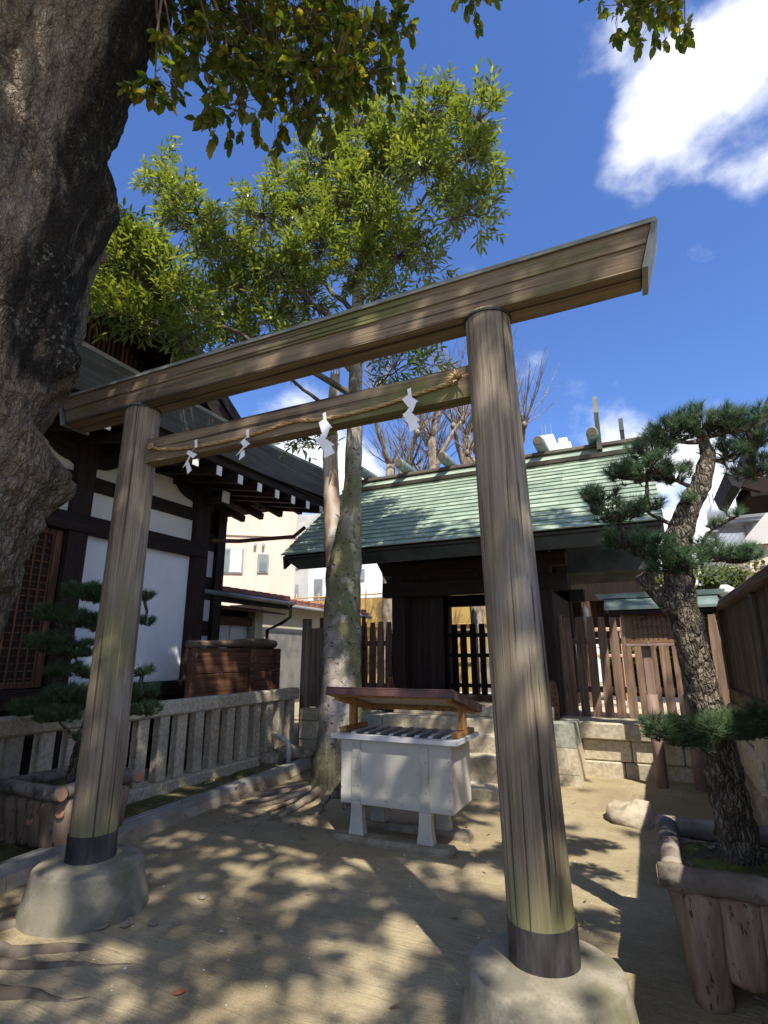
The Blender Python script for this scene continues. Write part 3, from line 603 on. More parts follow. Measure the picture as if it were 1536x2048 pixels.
MB().tube([(-6.90, 9.85, 2.52), (-6.90, 9.85, 2.25), (-7.05, 9.75, 2.12), (-7.35, 9.66, 1.98), (-7.38, 9.66, .0)], .035, 10).build('downpipe', M['blackroof'], A, True)
A2 = thing('storehouse', 'long cream-walled outbuilding with red tiled roof behind the twin tree', 'building', (0, 0, 0))
CB(-9.0, -8.0, 10.3, 15.0, 0, 2.62, c=.01).build('wall', M['creamwall'], A2)
MB().hexa([(-7.75, 10.0, 2.66), (-7.75, 15.3, 2.62), (-9.4, 15.3, 2.86), (-9.4, 10.0, 2.9), (-7.75, 10.0, 2.74), (-7.75, 15.3, 2.70), (-9.4, 15.3, 2.94), (-9.4, 10.0, 2.98)]).build('roof', M['redtile'], A2)
for i in range(18): MB().tube([(-7.73, 10.1+i*.29, 2.745), (-9.35, 10.1+i*.29, 2.97)], .04, 6).build('roof_tile_row', M['redtile'], A2)
MB().tube([(-7.70, 10.0, 2.60), (-7.70, 15.3, 2.56)], .05, 10).build('gutter', M['greymetal'], A2, True)
CB(-7.99, -7.96, 10.5, 12.4, .4, 2.0, c=.005).build('door', M['greymetal'], A2)
for i in range(12): CB(-7.985, -7.95, 12.7+i*.16, 12.8+i*.16, .2, 2.1, c=.004).build('wall_batten', M['brownboard'], A2)

EN = thing('board_enclosure', 'dark brown board enclosure with rounded cap rail behind the stone fence', 'enclosure', (0, 0, 0))
for i in range(4): CB(-5.50, -5.46, 5.55, 7.45, .20+i*.345, .535+i*.345, c=.006).build('board', M['brownboard'], EN)
for y in (5.55, 6.75, 7.40): CB(-5.47, -5.40, y, y+.09, .1, 1.57, c=.01).build('post', M['brownboard'], EN)
pts = [(-5.46, 5.5, 1.62), (-5.46, 6.2, 1.63), (-5.455, 6.8, 1.66), (-5.46, 7.15, 1.66), (-5.50, 7.42, 1.64), (-5.62, 7.56, 1.63), (-5.9, 7.60, 1.62), (-6.6, 7.6, 1.62)]
MB().tube(pts, [.05, .052, .065, .065, .06, .06, .055, .05], 12).build('cap_rail', M['oldcap'], EN, True)
for i in range(4): CB(-6.6, -5.5, 7.50, 7.54, .20+i*.345, .535+i*.345, c=.006).build('board', M['brownboard'], EN)

BF = thing('board_fence', 'old grey brown board fence with a round log post behind the twin tree', 'fence', (0, 0, 0))
x = -4.80
while x < -3.95:
    wd = U(.095, .13); CB(x, x+wd, 7.42+U(-.01, .01), 7.45, .70, 1.88+U(-.03, .05), c=.005).build('board', M['oldboard'], BF); x += wd+U(.002, .008)
CB(-4.9, -3.95, 7.46, 7.52, 1.0, 1.10, c=.008).build('rail', M['oldboard'], BF); CB(-4.9, -3.95, 7.46, 7.52, 1.58, 1.68, c=.008).build('rail', M['oldboard'], BF)
MB().tube([(-4.86, 7.40, .1), (-4.86, 7.40, 1.2), (-4.86, 7.41, 2.02)], [.085, .08, .075], 16, wob=.05).build('log_post', M['oldboard'], BF, True)
for i in range(10): CB(-4.75+i*.085, -4.69+i*.085, 7.60, 7.63, .8, 2.05, c=.004).build('rear_board', M['brownboard'], BF)

# ------------------------------------------------------------------ stone platform, steps and retaining wall
P = thing('stone_platform', 'stone platform of coursed granite blocks with steps below the green-roofed shrine gate', 'platform', (0, 0, 0))
B(-4.9, .78, 7.42, 12.0, -.1, .66).build('platform_core', M['granite'], P)
def blockrow(x0, x1, y0, y1, z0, z1, n, mat='granite', name='stone_block', jit=.012):
    ed = [lerp(x0, x1, i/n)+(U(-.06, .06) if 0 < i < n else 0) for i in range(n+1)]
    for a, b in zip(ed[:-1], ed[1:]): CB(a+.004, b-.004, y0+U(-jit, jit), y1, z0+.003, z1-.003, c=.014).build(name, M[mat], P)
for z0, z1, n in ((-.06, .26, 4), (.26, .50, 3)): blockrow(-.84, .78, 7.28, 7.42, z0, z1, n)
blockrow(-.86, .80, 7.22, 7.44, .50, .69, 2, name='coping_stone')
for z0, z1, n in ((-.06, .26, 3), (.26, .52, 2), (.52, .70, 2)): blockrow(-4.85, -3.5, 7.24, 7.42, z0, z1, n)
# cheek blocks beside the steps
for xa, xb in ((-1.09, -.85), (-3.50, -3.24)):
    for z0, z1, m in ((-.05, .20, 'granite'), (.20, .47, 'granite'), (.47, .715, 'granite_g')):
        f = (.715-z0)*.10; f2 = (.715-z1)*.10
        MB().hexa([(xa-.0, 6.72-f, z0), (xb+f*.7, 6.72-f, z0), (xb+f*.7, 7.3, z0), (xa, 7.3, z0), (xa, 6.72-f2, z1-.005), (xb+f2*.7, 6.72-f2, z1-.005), (xb+f2*.7, 7.3, z1-.005), (xa, 7.3, z1-.005)]).build('cheek_block', M[m], P)
for y0, z0, z1, n in ((5.95, -.08, .135, 2), (6.25, .10, .39, 2), (6.50, .36, .575, 2), (6.75, .55, .725, 2)):
    blockrow(-3.235, -1.095, y0, 7.3, z0, z1, n, name='step_stone', jit=.006)
CB(-3.16, -1.1, 6.95, 7.55, .722, .855, c=.012).build('threshold_plinth', M['granite'], P)

# ------------------------------------------------------------------ shrine gate with copper roof
G = thing('shrine_gate', 'dark timber shrine gate with pale green copper roof and ridge logs', 'building', (0, 0, 0))
GX = -2.22
for x in (-3.40, -1.27):
    for y in (7.45, 9.5): CB(x, x+.2, y, y+.2, .70, 3.3, c=.012).build('post', M['darkwood_z'], G)
for x in (-3.345, -1.145):
    MB().prism([(-.055, 0), (.055, 0), (.055, .33), (.035, .42), (0, .455), (-.035, .42), (-.055, .33)], 'y', 0, .10).build('brace_stake', M['brownboard'], G).location = (x+.035, 7.12, .712)
for y, z0, z1 in ((7.44, 2.30, 2.52), (7.43, 2.62, 2.80), (9.5, 2.3, 2.5)): CB(-3.55, -.85, y, y+.16, z0, z1, c=.01).build('lintel', M['darkwood_x'], G)
B(-3.3, -1.17, 7.50, 7.58, 2.52, 3.4).build('transom_wall', M['darkwood_z'], G)
CB(-3.20, -1.27, 7.46, 7.62, .855, .94, c=.01).build('threshold', M['darkwood_x'], G)
for i in range(5): CB(-3.20+i*.106, -3.20+i*.106+.103, 7.66, 7.71, .94, 2.30, c=.005).build('door_board', M['darkwood_z'], G)
for y0, y1 in ((7.65, 9.5),):
    for x in (-3.34, -1.15): 
        for i in range(8): CB(x, x+.05, y0+i*.231, y0+i*.231+.228, .7, 2.9 if x < -2 else 2.3, c=.004).build('side_board', M['darkwood_z'], G)
# low slatted wicket inside the gate
for i in range(12): CB(-3.08+i*.155, -2.985+i*.155, 8.8, 8.84, .76, 1.95, c=.006).build('wicket_slat', M['darkwood_z'], G)
for z in (.95, 1.42, 1.74): CB(-3.15, -1.2, 8.845, 8.9, z, z+.06, c=.005).build('wicket_rail', M['darkwood_x'], G)
# roof
EA = (6.50, 2.905); RI = (8.42, 4.44)
sl_ = math.atan2(RI[1]-EA[1], RI[0]-EA[0]); L = math.hypot(RI[0]-EA[0], RI[1]-EA[1])
xl, xr = -4.76, .32
MB().prism([(6.53, 2.86), (8.5, 4.43), (10.47, 2.86), (10.47, 2.83), (8.5, 4.26), (6.53, 2.83)], 'x', xl+.03, xr-.03).build('roof_deck', M['darkwood_y'], G)
ncol, nrow = 11, 18
pw = (xr-xl)/ncol; ph = L/nrow
plate = MB().hexa([(-pw/2+.001, -.004, .008), (pw/2-.001, -.004, .008), (pw/2-.001, ph+.02, .0), (-pw/2+.001, ph+.02, .0), (-pw/2+.001, -.006, .024), (pw/2-.001, -.006, .024), (pw/2-.001, ph+.02, .004), (-pw/2+.001, ph+.02, .004)]).mesh('copper_plate', M['patina'])
half = MB().hexa([(-pw/4+.001, -.004, .008), (pw/4-.001, -.004, .008), (pw/4-.001, ph+.02, .0), (-pw/4+.001, ph+.02, .0), (-pw/4+.001, -.006, .024), (pw/4-.001, -.006, .024), (pw/4-.001, ph+.02, .004), (-pw/4+.001, ph+.02, .004)]).mesh('copper_plate_half', M['patina'])
for r_ in range(nrow):
    d = r_*ph; y = EA[0]+d*math.cos(sl_); z = EA[1]+d*math.sin(sl_)-.012
    if r_ % 2:
        cs = [(xl+pw/4, half)]+[(xl+pw*(i+1), plate) for i in range(ncol-1)]+[(xr-pw/4, half)]
    else: cs = [(xl+pw*(i+.5), plate) for i in range(ncol)]
    for cx, me in cs: inst('copper_plate', me, (cx, y, z+U(0, .003)), (sl_+U(-.006, .006), 0, 0), parent=G)
MB().hexa([(xl, 8.58, 4.43), (xr, 8.58, 4.43), (xr, 10.5, 2.89), (xl, 10.5, 2.89), (xl, 8.58, 4.45), (xr, 8.58, 4.45), (xr, 10.5, 2.915), (xl, 10.5, 2.915)]).build('rear_slope', M['patina'], G)
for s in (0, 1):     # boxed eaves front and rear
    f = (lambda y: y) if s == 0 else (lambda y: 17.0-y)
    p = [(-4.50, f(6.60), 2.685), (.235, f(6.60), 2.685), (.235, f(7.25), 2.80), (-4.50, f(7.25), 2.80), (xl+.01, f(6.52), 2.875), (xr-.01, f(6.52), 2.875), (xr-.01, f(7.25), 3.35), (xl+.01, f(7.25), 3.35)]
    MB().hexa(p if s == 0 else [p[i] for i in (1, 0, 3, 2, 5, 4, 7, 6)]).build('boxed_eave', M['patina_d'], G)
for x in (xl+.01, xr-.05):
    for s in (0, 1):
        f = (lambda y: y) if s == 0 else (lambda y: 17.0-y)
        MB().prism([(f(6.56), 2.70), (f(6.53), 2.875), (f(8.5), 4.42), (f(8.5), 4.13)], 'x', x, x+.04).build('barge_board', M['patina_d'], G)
# ridge
CB(xl+.08, xr-.08, 8.30, 8.70, 4.38, 4.455, c=.006).build('ridge_board', M['ridgeboard'], G)
MB().hexa([(xl+.06, 8.18, 4.30), (xr-.06, 8.18, 4.30), (xr-.06, 8.82, 4.30), (xl+.06, 8.82, 4.30), (xl+.06, 8.16, 4.355), (xr-.06, 8.16, 4.355), (xr-.06, 8.84, 4.355), (xl+.06, 8.84, 4.355)]).build('ridge_board', M['ridgeboard'], G)
MB().hexa([(xl+.1, 8.20, 4.355), (xr-.1, 8.20, 4.355), (xr-.1, 8.80, 4.355), (xl+.1, 8.80, 4.355), (xl+.1, 8.36, 4.50), (xr-.1, 8.36, 4.50), (xr-.1, 8.64, 4.50), (xl+.1, 8.64, 4.50)]).build('ridge_cover', M['patina'], G)
CB(xl+.02, xr-.02, 8.30, 8.70, 4.50, 4.555, c=.008).build('ridge_cap', M['ridgeboard'], G)
for i in range(6):
    x = -4.28+i*.778
    lg = MB().tube([(x, 8.02, 4.64), (x, 8.10, 4.64), (x, 8.5, 4.64), (x, 8.9, 4.64), (x, 8.98, 4.64)], [.078, .088, .092, .088, .078], 18).build('ridge_log', M['patina_p'], G, True)
    MB().tube([(x, 8.004, 4.64), (x, 8.019, 4.64)], .066, 16).build('log_end', M['ridgeboard'], lg)
for (x, ya, za, yb, zb) in ((-.315, 8.14, 4.40, 8.30, 5.32), (.012, 8.74, 4.44, 8.62, 5.02), (-4.45, 8.14, 4.40, 8.30, 5.1), (-4.70, 8.74, 4.44, 8.62, 4.95)):
    dz = zb-za
    ch = MB().hexa([(x-.035, ya, za), (x+.035, ya, za), (x+.035, ya+.12, za), (x-.035, ya+.12, za), (x-.03, lerp(ya, yb, .68), za+dz*.68), (x+.03, lerp(ya, yb, .68), za+dz*.68), (x+.03, lerp(ya, yb, .68)+.11, za+dz*.68), (x-.03, lerp(ya, yb, .68)+.11, za+dz*.68)]).build('finial_board', M['patina_d'], G)
    y2 = lerp(ya, yb, .683); z2 = za+dz*.683
    MB().hexa([(x-.034, y2-.004, z2), (x+.034, y2-.004, z2), (x+.034, y2+.114, z2), (x-.034, y2+.114, z2), (x-.032, yb, zb), (x+.032, yb, zb), (x+.032, yb+.11, zb), (x-.032, yb+.11, zb)]).build('finial_tip', M['patina_g'], ch)
# dark rear hall seen past the gate
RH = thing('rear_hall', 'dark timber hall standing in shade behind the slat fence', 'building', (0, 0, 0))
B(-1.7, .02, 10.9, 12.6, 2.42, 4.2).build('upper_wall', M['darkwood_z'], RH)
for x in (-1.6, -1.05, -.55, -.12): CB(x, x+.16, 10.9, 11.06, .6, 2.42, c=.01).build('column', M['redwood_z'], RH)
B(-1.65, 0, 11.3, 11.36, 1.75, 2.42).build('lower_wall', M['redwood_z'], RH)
for px_, s in ((-2.73, -1), (-.86, 1)):
    nwl = thing('newel_post', 'pale newel post with pointed finial and handrail '+('seen through the gate opening' if s < 0 else 'rising behind the lit slats by the signboard'), 'post', (px_, 9.5, .66), 0)
    MB().lathe([(.055, -.02), (.055, 1.30), (.048, 1.32)], 0, 0, 16).build('shaft', M['palepost'], nwl, True)
    MB().lathe([(.05, 1.318), (.062, 1.33), (.062, 1.40), (.045, 1.43), (.058, 1.47), (.05, 1.52), (.02, 1.56), (.008, 1.60)], 0, 0, 16).build('finial', M['finial'], nwl, True)
    CB(min(0, s*.9)+.05*(s > 0), max(0, s*.9)-.05*(s < 0), -.035, .035, 1.15, 1.21, c=.01).build('handrail', M['palepost'], nwl)
    CB(min(0, s*.9)+.05*(s > 0), max(0, s*.9)-.05*(s < 0), -.025, .025, .75, .80, c=.01).build('handrail', M['palepost'], nwl)
    for k in range(3): CB(s*(.25+k*.25)-.02, s*(.25+k*.25)+.02, -.02, .02, .0, 1.15, c=.005).build('baluster', M['palepost'], nwl)

# ------------------------------------------------------------------ slat fences on the platform
def slat_fence(lab, x0, n, y=7.76, pt=.1385, wd=1.0):
    o = thing('slat_fence', lab, 'fence', (0, 0, 0))
    me = MB().prism([(-.053, -.03), (.053, -.03), (.053, 1.04), (.036, 1.28), (-.036, 1.28), (-.053, 1.04)], 'y', 0, .026).mesh('slat', M['slat'])
    for i in range(n): inst('slat', me, (x0+i*pt, y+U(-.002, .002), .685+U(-.008, .008)), (0, U(-.008, .008), 0), (wd, 1, 1), parent=o)
    for z in (.97, 1.60): CB(x0-.08, x0+(n-1)*pt+.08, y+.03, y+.085, z, z+.075, c=.006).build('rail', M['slat'], o)
    return o
slat_fence('brown slat fence on the stone wall behind the signboard', -.99, 13, 8.10, .1475, 1.06)
slat_fence('brown slat fence between the twin tree and the shrine gate', -4.02, 4)
CB(-1.12, -1.06, 8.06, 8.16, .655, 2.0, c=.006).build('end_post', M['slat'], G)

# ------------------------------------------------------------------ board fence on the right
RF = thing('capped_board_fence', 'tall grey brown board fence with cap rail on a stone footing beside the signboard', 'fence', (0, 0, 0))
y = .4
while y < 7.2:
    wd = U(.13, .17); CB(.80, .83, y, y+wd, 1.10, 1.94, c=.005).build('board', M['oldboard_d'], RF); y += wd+.006
CB(.73, .93, .3, 7.32, 1.94, 2.03, c=.015).build('cap_rail', M['oldcap'], RF)
CB(.76, .90, .3, 7.24, .96, 1.10, c=.012).build('sill_rail', M['oldcap'], RF)
for y in (.5, 2.7, 5.0, 7.16): CB(.755, .885, y, y+.13, .3, 1.938, c=.012).build('post', M['oldboard_d'], RF)
y = .3
while y < 7.3:
    l = U(.4, .7)
    for z0, z1 in ((-.05, .34), (.345, .66), (.665, .955)): CB(.72+U(-.03, .03), 1.05, y+.005, min(y+l, 7.22), z0, z1, c=.03).build('footing_stone', M['rock'] if z0 < .3 else M['granite'], RF)
    y += l
#@@OBJ

# ------------------------------------------------------------------ offering box
O = thing('offering_box', 'pale grey metal-clad offering box with little maroon roof before the steps', 'box', (-2.0, 4.65, 0))
O.location = (0, 0, 0)
body = CB(-2.5, -1.5, 4.40, 4.90, .275, .785, c=.006).build('body', M['boxmetal'], O)
for x in (-2.345, -1.735): CB(x-.042, x+.042, 4.388, 4.3985, .275, .78, c=.003).build('strap', M['boxmetal_s'], body)
rv = MB().lathe([(.0075, 0), (.006, .003), (.002, .0048)], 0, 0, 8).mesh('rivet', M['rivet'])
for x in (-2.365, -2.325, -1.755, -1.715):
    for z in (.31, .42, .53, .64, .75): inst('rivet', rv, (x, 4.388, z), (rad(90), 0, 0), parent=body)
for x, z in ((-2.07, .32), (-2.07, .39), (-1.93, .31), (-1.93, .38), (-2.49, .40), (-2.49, .55)): inst('rivet', rv, (x, 4.400, z), (rad(90), 0, 0), parent=body)
for z in (.31, .38, .45, .52, .59, .66, .73): inst('rivet', rv, (-1.52, 4.400, z), (rad(90), 0, 0), parent=body)
def foot(x, y, name='leg'):
    mb = MB(); V = []; pr = [(.075, .02), (.066, .07), (.056, .14), (.051, .21), (.050, .2745)]
    for (a, z) in pr: V += [(x-a, y-.03-(a-.05)*.4, z), (x+a, y-.03-(a-.05)*.4, z), (x+a, y+.03+(a-.05)*.4, z), (x-a, y+.03+(a-.05)*.4, z)]
    F = [(3, 2, 1, 0), (16, 17, 18, 19)]
    for i in range(4):
        for k in range(4): F.append((i*4+k, i*4+(k+1) % 4, i*4+4+(k+1) % 4, i*4+4+k))
    mb.add(V, F); mb.build(name, M['boxmetal_s'], O)
for x in (-2.345, -1.735):
    foot(x, 4.43); foot(x, 4.84)
M['skid'] = pm('worn_stone_skid', (.20, .17, .125), (.31, .265, .20), 8, rough=.95, bump=.6, bs=40, bd=.008, rnd=.05)
def stone_bar(y):
    mb = MB(); mb.cbox(-2.56, -1.50, y-.085, y+.085, -.06, .05, c=.025); return mb.build('stone_skid', M['skid'], O)
stone_bar(4.42); stone_bar(4.85)
LD = MB()
for (x0, x1, y0, y1) in ((-2.57, -1.43, 4.345, 4.425), (-2.57, -1.43, 4.90, 4.965), (-2.57, -2.47, 4.426, 4.899), (-1.53, -1.43, 4.426, 4.899)): LD.box(x0, x1, y0, y1, .787, .822)
ld = LD.build('lid_frame', M['lidmetal'], O)
for i in range(8): MB().prism([(-2.44+i*.118, .80), (-2.40+i*.118, .80), (-2.365+i*.118, .838), (-2.405+i*.118, .838)], 'y', 4.43, 4.895).build('grille_bar', M['lidmetal'], ld)
for x in (-2.52, -1.48): CB(x-.03, x+.03, 4.46, 4.90, .823, .865, c=.005).build('roof_sill', M['freshwood'], O)
for x in (-2.52, -1.48): CB(x-.028, x+.028, 4.62, 4.70, .866, 1.10, c=.005).build('roof_post', M['freshwood_z'], O)
rs = -math.atan2(.17, .78)
RO = MB().cbox(-2.58, -1.42, -.04, .80, 0, .012, c=.003).build('roof_sheet', M['maroon'], O); RO.location = (0, 4.30, 1.195); RO.rotation_euler = (rs, 0, 0)
for nm, a in (('roof_fascia', (-2.58, -1.42, -.042, -.03, -.055, -.001)), ('roof_fascia', (-2.58, -1.42, .788, .80, -.055, -.001)), ('roof_fascia', (-2.582, -2.57, -.029, .787, -.055, -.001)), ('roof_fascia', (-1.43, -1.418, -.029, .787, -.055, -.001))):
    CB(*a, c=.002).build(nm, M['maroon'], RO)
CB(-2.55, -1.45, .0, .77, -.020, -.004, c=.002).build('roof_lining', M['cream_board'], RO)
for x in (-2.52, -1.48): CB(x-.025, x+.025, .06, .70, -.085, -.022, c=.005).build('rafter', M['freshwood'], RO)
for y in (-.01, .74): CB(-2.555, -1.445, y, y+.04, -.062, -.022, c=.004).build('batten', M['freshwood'], RO)

# ------------------------------------------------------------------ signboard
SG = thing('signboard', 'brown wooden notice board with black script under a small copper roof', 'signboard', (0, 0, 0))
for x in (-.02, .345):
    MB().tube([(x, 6.95, -.02), (x, 6.95, 1.04)], .062, 18).build('post_sleeve', M['postpaint'], SG, True)
    CB(x-.048, x+.048, 6.905, 6.995, 1.03, 2.0, c=.01).build('post', M['postpaint'], SG)
bd = CB(-.215, .56, 6.86, 6.89, 1.585, 1.915, c=.005).build('board', M['signwood'], SG)
CB(-.22, .565, 6.84, 6.89, 1.555, 1.583, c=.004).build('bottom_rail', M['postpaint'], SG); CB(.0, .022, 6.835, 6.839, 1.56, 1.60, c=.001).build('clasp', M['rivet'], bd)
CB(-.245, -.217, 6.85, 6.90, 1.55, 1.93, c=.004).build('side_rail', M['postpaint'], SG); CB(.562, .59, 6.85, 6.90, 1.55, 1.93, c=.004).build('side_rail', M['postpaint'], SG)
def text_mesh(body, size, loc, par):
    c = bpy.data.curves.new('lettering', 'FONT'); c.body = body; c.size = size; c.align_x = 'CENTER'; c.extrude = .0006; c.offset = .0012
    t = bpy.data.objects.new('lettering', c); col.objects.link(t)
    dg = bpy.context.evaluated_depsgraph_get(); me = bpy.data.meshes.new_from_object(t.evaluated_get(dg)); me.materials.clear(); me.materials.append(M['ink'])
    bpy.data.objects.remove(t); return inst('lettering', me, loc, (rad(90), 0, 0), parent=par)
text_mesh('由', .062, (.385, 6.859, 1.842), bd); text_mesh('緒', .062, (.385, 6.859, 1.775), bd)
rs_ = random.Random(3)
for cidx in range(10):      # columns of small brushed characters, too small to read in the photograph
    mb = MB(); x = .315-cidx*.049; z = 1.880
    while z > 1.63:
        s = rs_.uniform(.013, .018)
        for k in range(rs_.randint(3, 6)):
            cx, cz = x+rs_.uniform(-s, s)*.5, z-rs_.uniform(0, s*1.4); l = rs_.uniform(.3, .9)*s; a = rs_.choice((0, 0, 1.57, .8, -.8))
            dx, dz = math.cos(a)*l/2, math.sin(a)*l/2; t = .0020
            nx_, nz_ = -math.sin(a)*t, math.cos(a)*t
            mb.add([(cx-dx-nx_, 6.8588, cz-dz-nz_), (cx+dx-nx_, 6.8588, cz+dz-nz_), (cx+dx+nx_, 6.8588, cz+dz+nz_), (cx-dx+nx_, 6.8588, cz-dz+nz_)], [(0, 1, 2, 3)])
        z -= .0215
        if rs_.random() < .05 and cidx in (3, 7, 9): break
    mb.build('script_column', M['ink'], bd)
for s in (-1, 1):
    MB().hexa([(-.40, 6.95+s*.25, 1.955), (.745, 6.95+s*.25, 1.955), (.745, 6.95+s*.003, 2.085), (-.40, 6.95+s*.003, 2.085), (-.40, 6.95+s*.25, 1.985), (.745, 6.95+s*.25, 1.985), (.745, 6.95+s*.003, 2.11), (-.40, 6.95+s*.003, 2.11)] if s > 0 else [(-.40, 6.70, 1.955), (.745, 6.70, 1.955), (.745, 6.947, 2.085), (-.40, 6.947, 2.085), (-.40, 6.70, 1.985), (.745, 6.70, 1.985), (.745, 6.947, 2.11), (-.40, 6.947, 2.11)]).build('roof_slope', M['patina_p'], SG)
    CB(-.36, .705, 6.95+s*.20-.012, 6.95+s*.20+.012, 1.90, 1.955, c=.003).build('eave_board', M['darkwood_x'], SG)
MB().hexa([(-.46, 6.89, 2.10), (.80, 6.89, 2.10), (.80, 7.01, 2.10), (-.46, 7.01, 2.10), (-.50, 6.88, 2.155), (.83, 6.88, 2.155), (.83, 7.02, 2.155), (-.50, 7.02, 2.155)]).build('ridge', M['patina_p'], SG)
for x in (-.02, .345): CB(x-.03, x+.03, 6.74, 7.16, 1.86, 1.90, c=.004).build('roof_arm', M['darkwood_y'], SG)

# ------------------------------------------------------------------ planters of cast log
def planter(lab, x0, x1, y0, y1, zt, knob):
    o = thing('log_planter', lab, 'planter', (0, 0, 0))
    tp = .075; zb = .13
    def wall(pa, pb, nrm):
        pa, pb = Vector(pa), Vector(pb); n = max(4, int((pb-pa).length/.125)); d = (pb-pa)/n
        for i in range(n):
            c = pa+d*(i+.5); wdt = d.length*.5*U(1.16, 1.28); ft = (i == 0 or i == n-1)
            zl = -.01 if ft else zb+U(-.01, .01)
            pts = []; rr = []
            for t in (0, .06, .3, .6, .9, 1.0):
                z = lerp(zt-.045, zl, t); inn = tp*(zt-z)/zt
                pts.append((c.x-nrm[0]*inn+U(-.003, .003), c.y-nrm[1]*inn, z)); rr.append(wdt*(.65 if t == 0 else .95 if t < 1 else .9)*U(.98, 1.03))
            MB().tube(pts, rr, 14, wob=.10, wsc=14).build('cast_log', M['plant_log'], o, True)
    i = .05
    wall((x0+i, y0+i, 0), (x1-i, y0+i, 0), (0, -1)); wall((x0+i, y0+i, 0), (x0+i, y1-i, 0), (-1, 0)); wall((x1-i, y0+i, 0), (x1-i, y1-i, 0), (1, 0)); wall((x0+i, y1-i, 0), (x1-i, y1-i, 0), (0, 1))
    B(x0+.12, x1-.12, y0+.12, y1-.12, zb, zt-.09).build('liner', M['plant_log'], o)
    def rim(a, b, r=.052):
        a, b = Vector(a), Vector(b); pts = [a.lerp(b, k/10)+Vector((0, 0, .006*noise.noise((k*.7, a.x*9, a.y*9)))) for k in range(11)]
        R_ = MB().tube(pts, [r*U(.93, 1.07) for _ in pts], 14, wob=.12, wsc=16).build('rim_log', M['plant_rim'], o, True)
        d = (b-a).normalized()
        for e, sg in ((a, -1), (b, 1)):
            MB().tube([e+d*sg*.0015, e+d*sg*.006], r*.82, 14).build('log_end', M['cutend'], R_)
    rim((x0-.04, y0+.02, zt), (x1+.04, y0+.02, zt)); rim((x0-.04, y1-.02, zt), (x1+.04, y1-.02, zt))
    rim((x0+.02, y0+.075, zt+.004), (x0+.02, y1-.075, zt+.004)); rim((x1-.02, y0+.075, zt+.004), (x1-.02, y1-.075, zt+.004))
    for (kx, ky, kz, nx_, ny_) in knob:
        MB().tube([(kx, ky, kz), (kx+nx_*.03, ky+ny_*.03, kz+.004)], [.036, .030], 14, wob=.1).build('branch_knot', M['cutend'], o)
    mb = MB(); n = 14; V = []
    for j in range(n+1):
        for k in range(n+1):
            x = lerp(x0+.06, x1-.06, k/n); y = lerp(y0+.06, y1-.06, j/n)
            V.append((x, y, zt-.05+.045*math.sin(k/n*math.pi)*math.sin(j/n*math.pi)+.018*noise.noise((x*12, y*12, 0))))
    mb.add(V, [(j*(n+1)+k, j*(n+1)+k+1, (j+1)*(n+1)+k+1, (j+1)*(n+1)+k) for j in range(n) for k in range(n)])
    mb.build('moss_soil', M['soil'], o, True)
    return o
planter('brown cast-log planter holding the tall pine in front of the capped board fence', -.03, .64, 3.06, 3.92, .51, [])
planter('pinkish brown cast-log planter holding the tiered pine beside the stone fence', -4.70, -4.04, 2.90, 3.62, .50, [(-4.065, 2.97, .36, .8, -.6), (-4.30, 2.93, .30, 0, -1)])

# ------------------------------------------------------------------ foliage tools
def leaf(mb, p, d, nrm, L, W, bend=.12):
    s = d.cross(nrm)
    if s.length < 1e-5: s = d.orthogonal()
    s.normalize(); n = s.cross(d)
    q = [p, p+d*L*.32+s*W*.46-n*L*bend*.1, p+d*L*.32-s*W*.46-n*L*bend*.1, p+d*L*.66+s*W*.40-n*L*bend*.5, p+d*L*.66-s*W*.40-n*L*bend*.5, p+d*L-n*L*bend*1.3]
    o = len(mb.v); mb.v += [tuple(x) for x in q]; mb.f += [(o, o+1, o+2), (o+1, o+3, o+4, o+2), (o+3, o+5, o+4)]
def rdir(zb=0.0):
    while True:
        v = Vector((U(-1, 1), U(-1, 1), U(-1, 1)))
        if .05 < v.length < 1: v.normalize(); v.z += zb; return v.normalized()
def limb(mb, a, b, r0, r1, n=5, jit=.1, sag=0.0, seg=6):
    a, b = Vector(a), Vector(b); l = (b-a).length; pts = []; rr = []
    off = rdir()*jit*l
    for i in range(seg+1):
        t = i/seg; p = a.lerp(b, t)+off*math.sin(t*math.pi)*.6+Vector((0, 0, sag*math.sin(t*math.pi)*l)); 
        if 0 < i < seg: p += rdir()*jit*l*.12
        pts.append(p); rr.append(lerp(r0, r1, t**.8))
    mb.tube(pts, rr, n, cap=True); return pts
def spray(lm, tm, p, d, nl, L, W, r=.004, droop=.0):
    """a twig from p along d carrying nl leaves"""
    tl = nl*L*.22; end = p+d*tl; tm.tube([p, p.lerp(end, .5)+Vector((0, 0, .01)), end], [r, r*.7, r*.35], 3, cap=False)
    for i in range(nl):
        t = .15+.85*i/max(1, nl-1); a = i*2.4+U(-.4, .4); sd = d.orthogonal().normalized(); q = Matrix.Rotation(a, 3, d) @ sd
        ld_ = (d*U(.5, 1.0)+q*U(.55, .95)+Vector((0, 0, -droop))).normalized()
        leaf(lm, p.lerp(end, t), ld_, Vector((U(-.3, .3), U(-.3, .3), 1)), L*U(.7, 1.15), W*U(.8, 1.15), U(.05, .25))

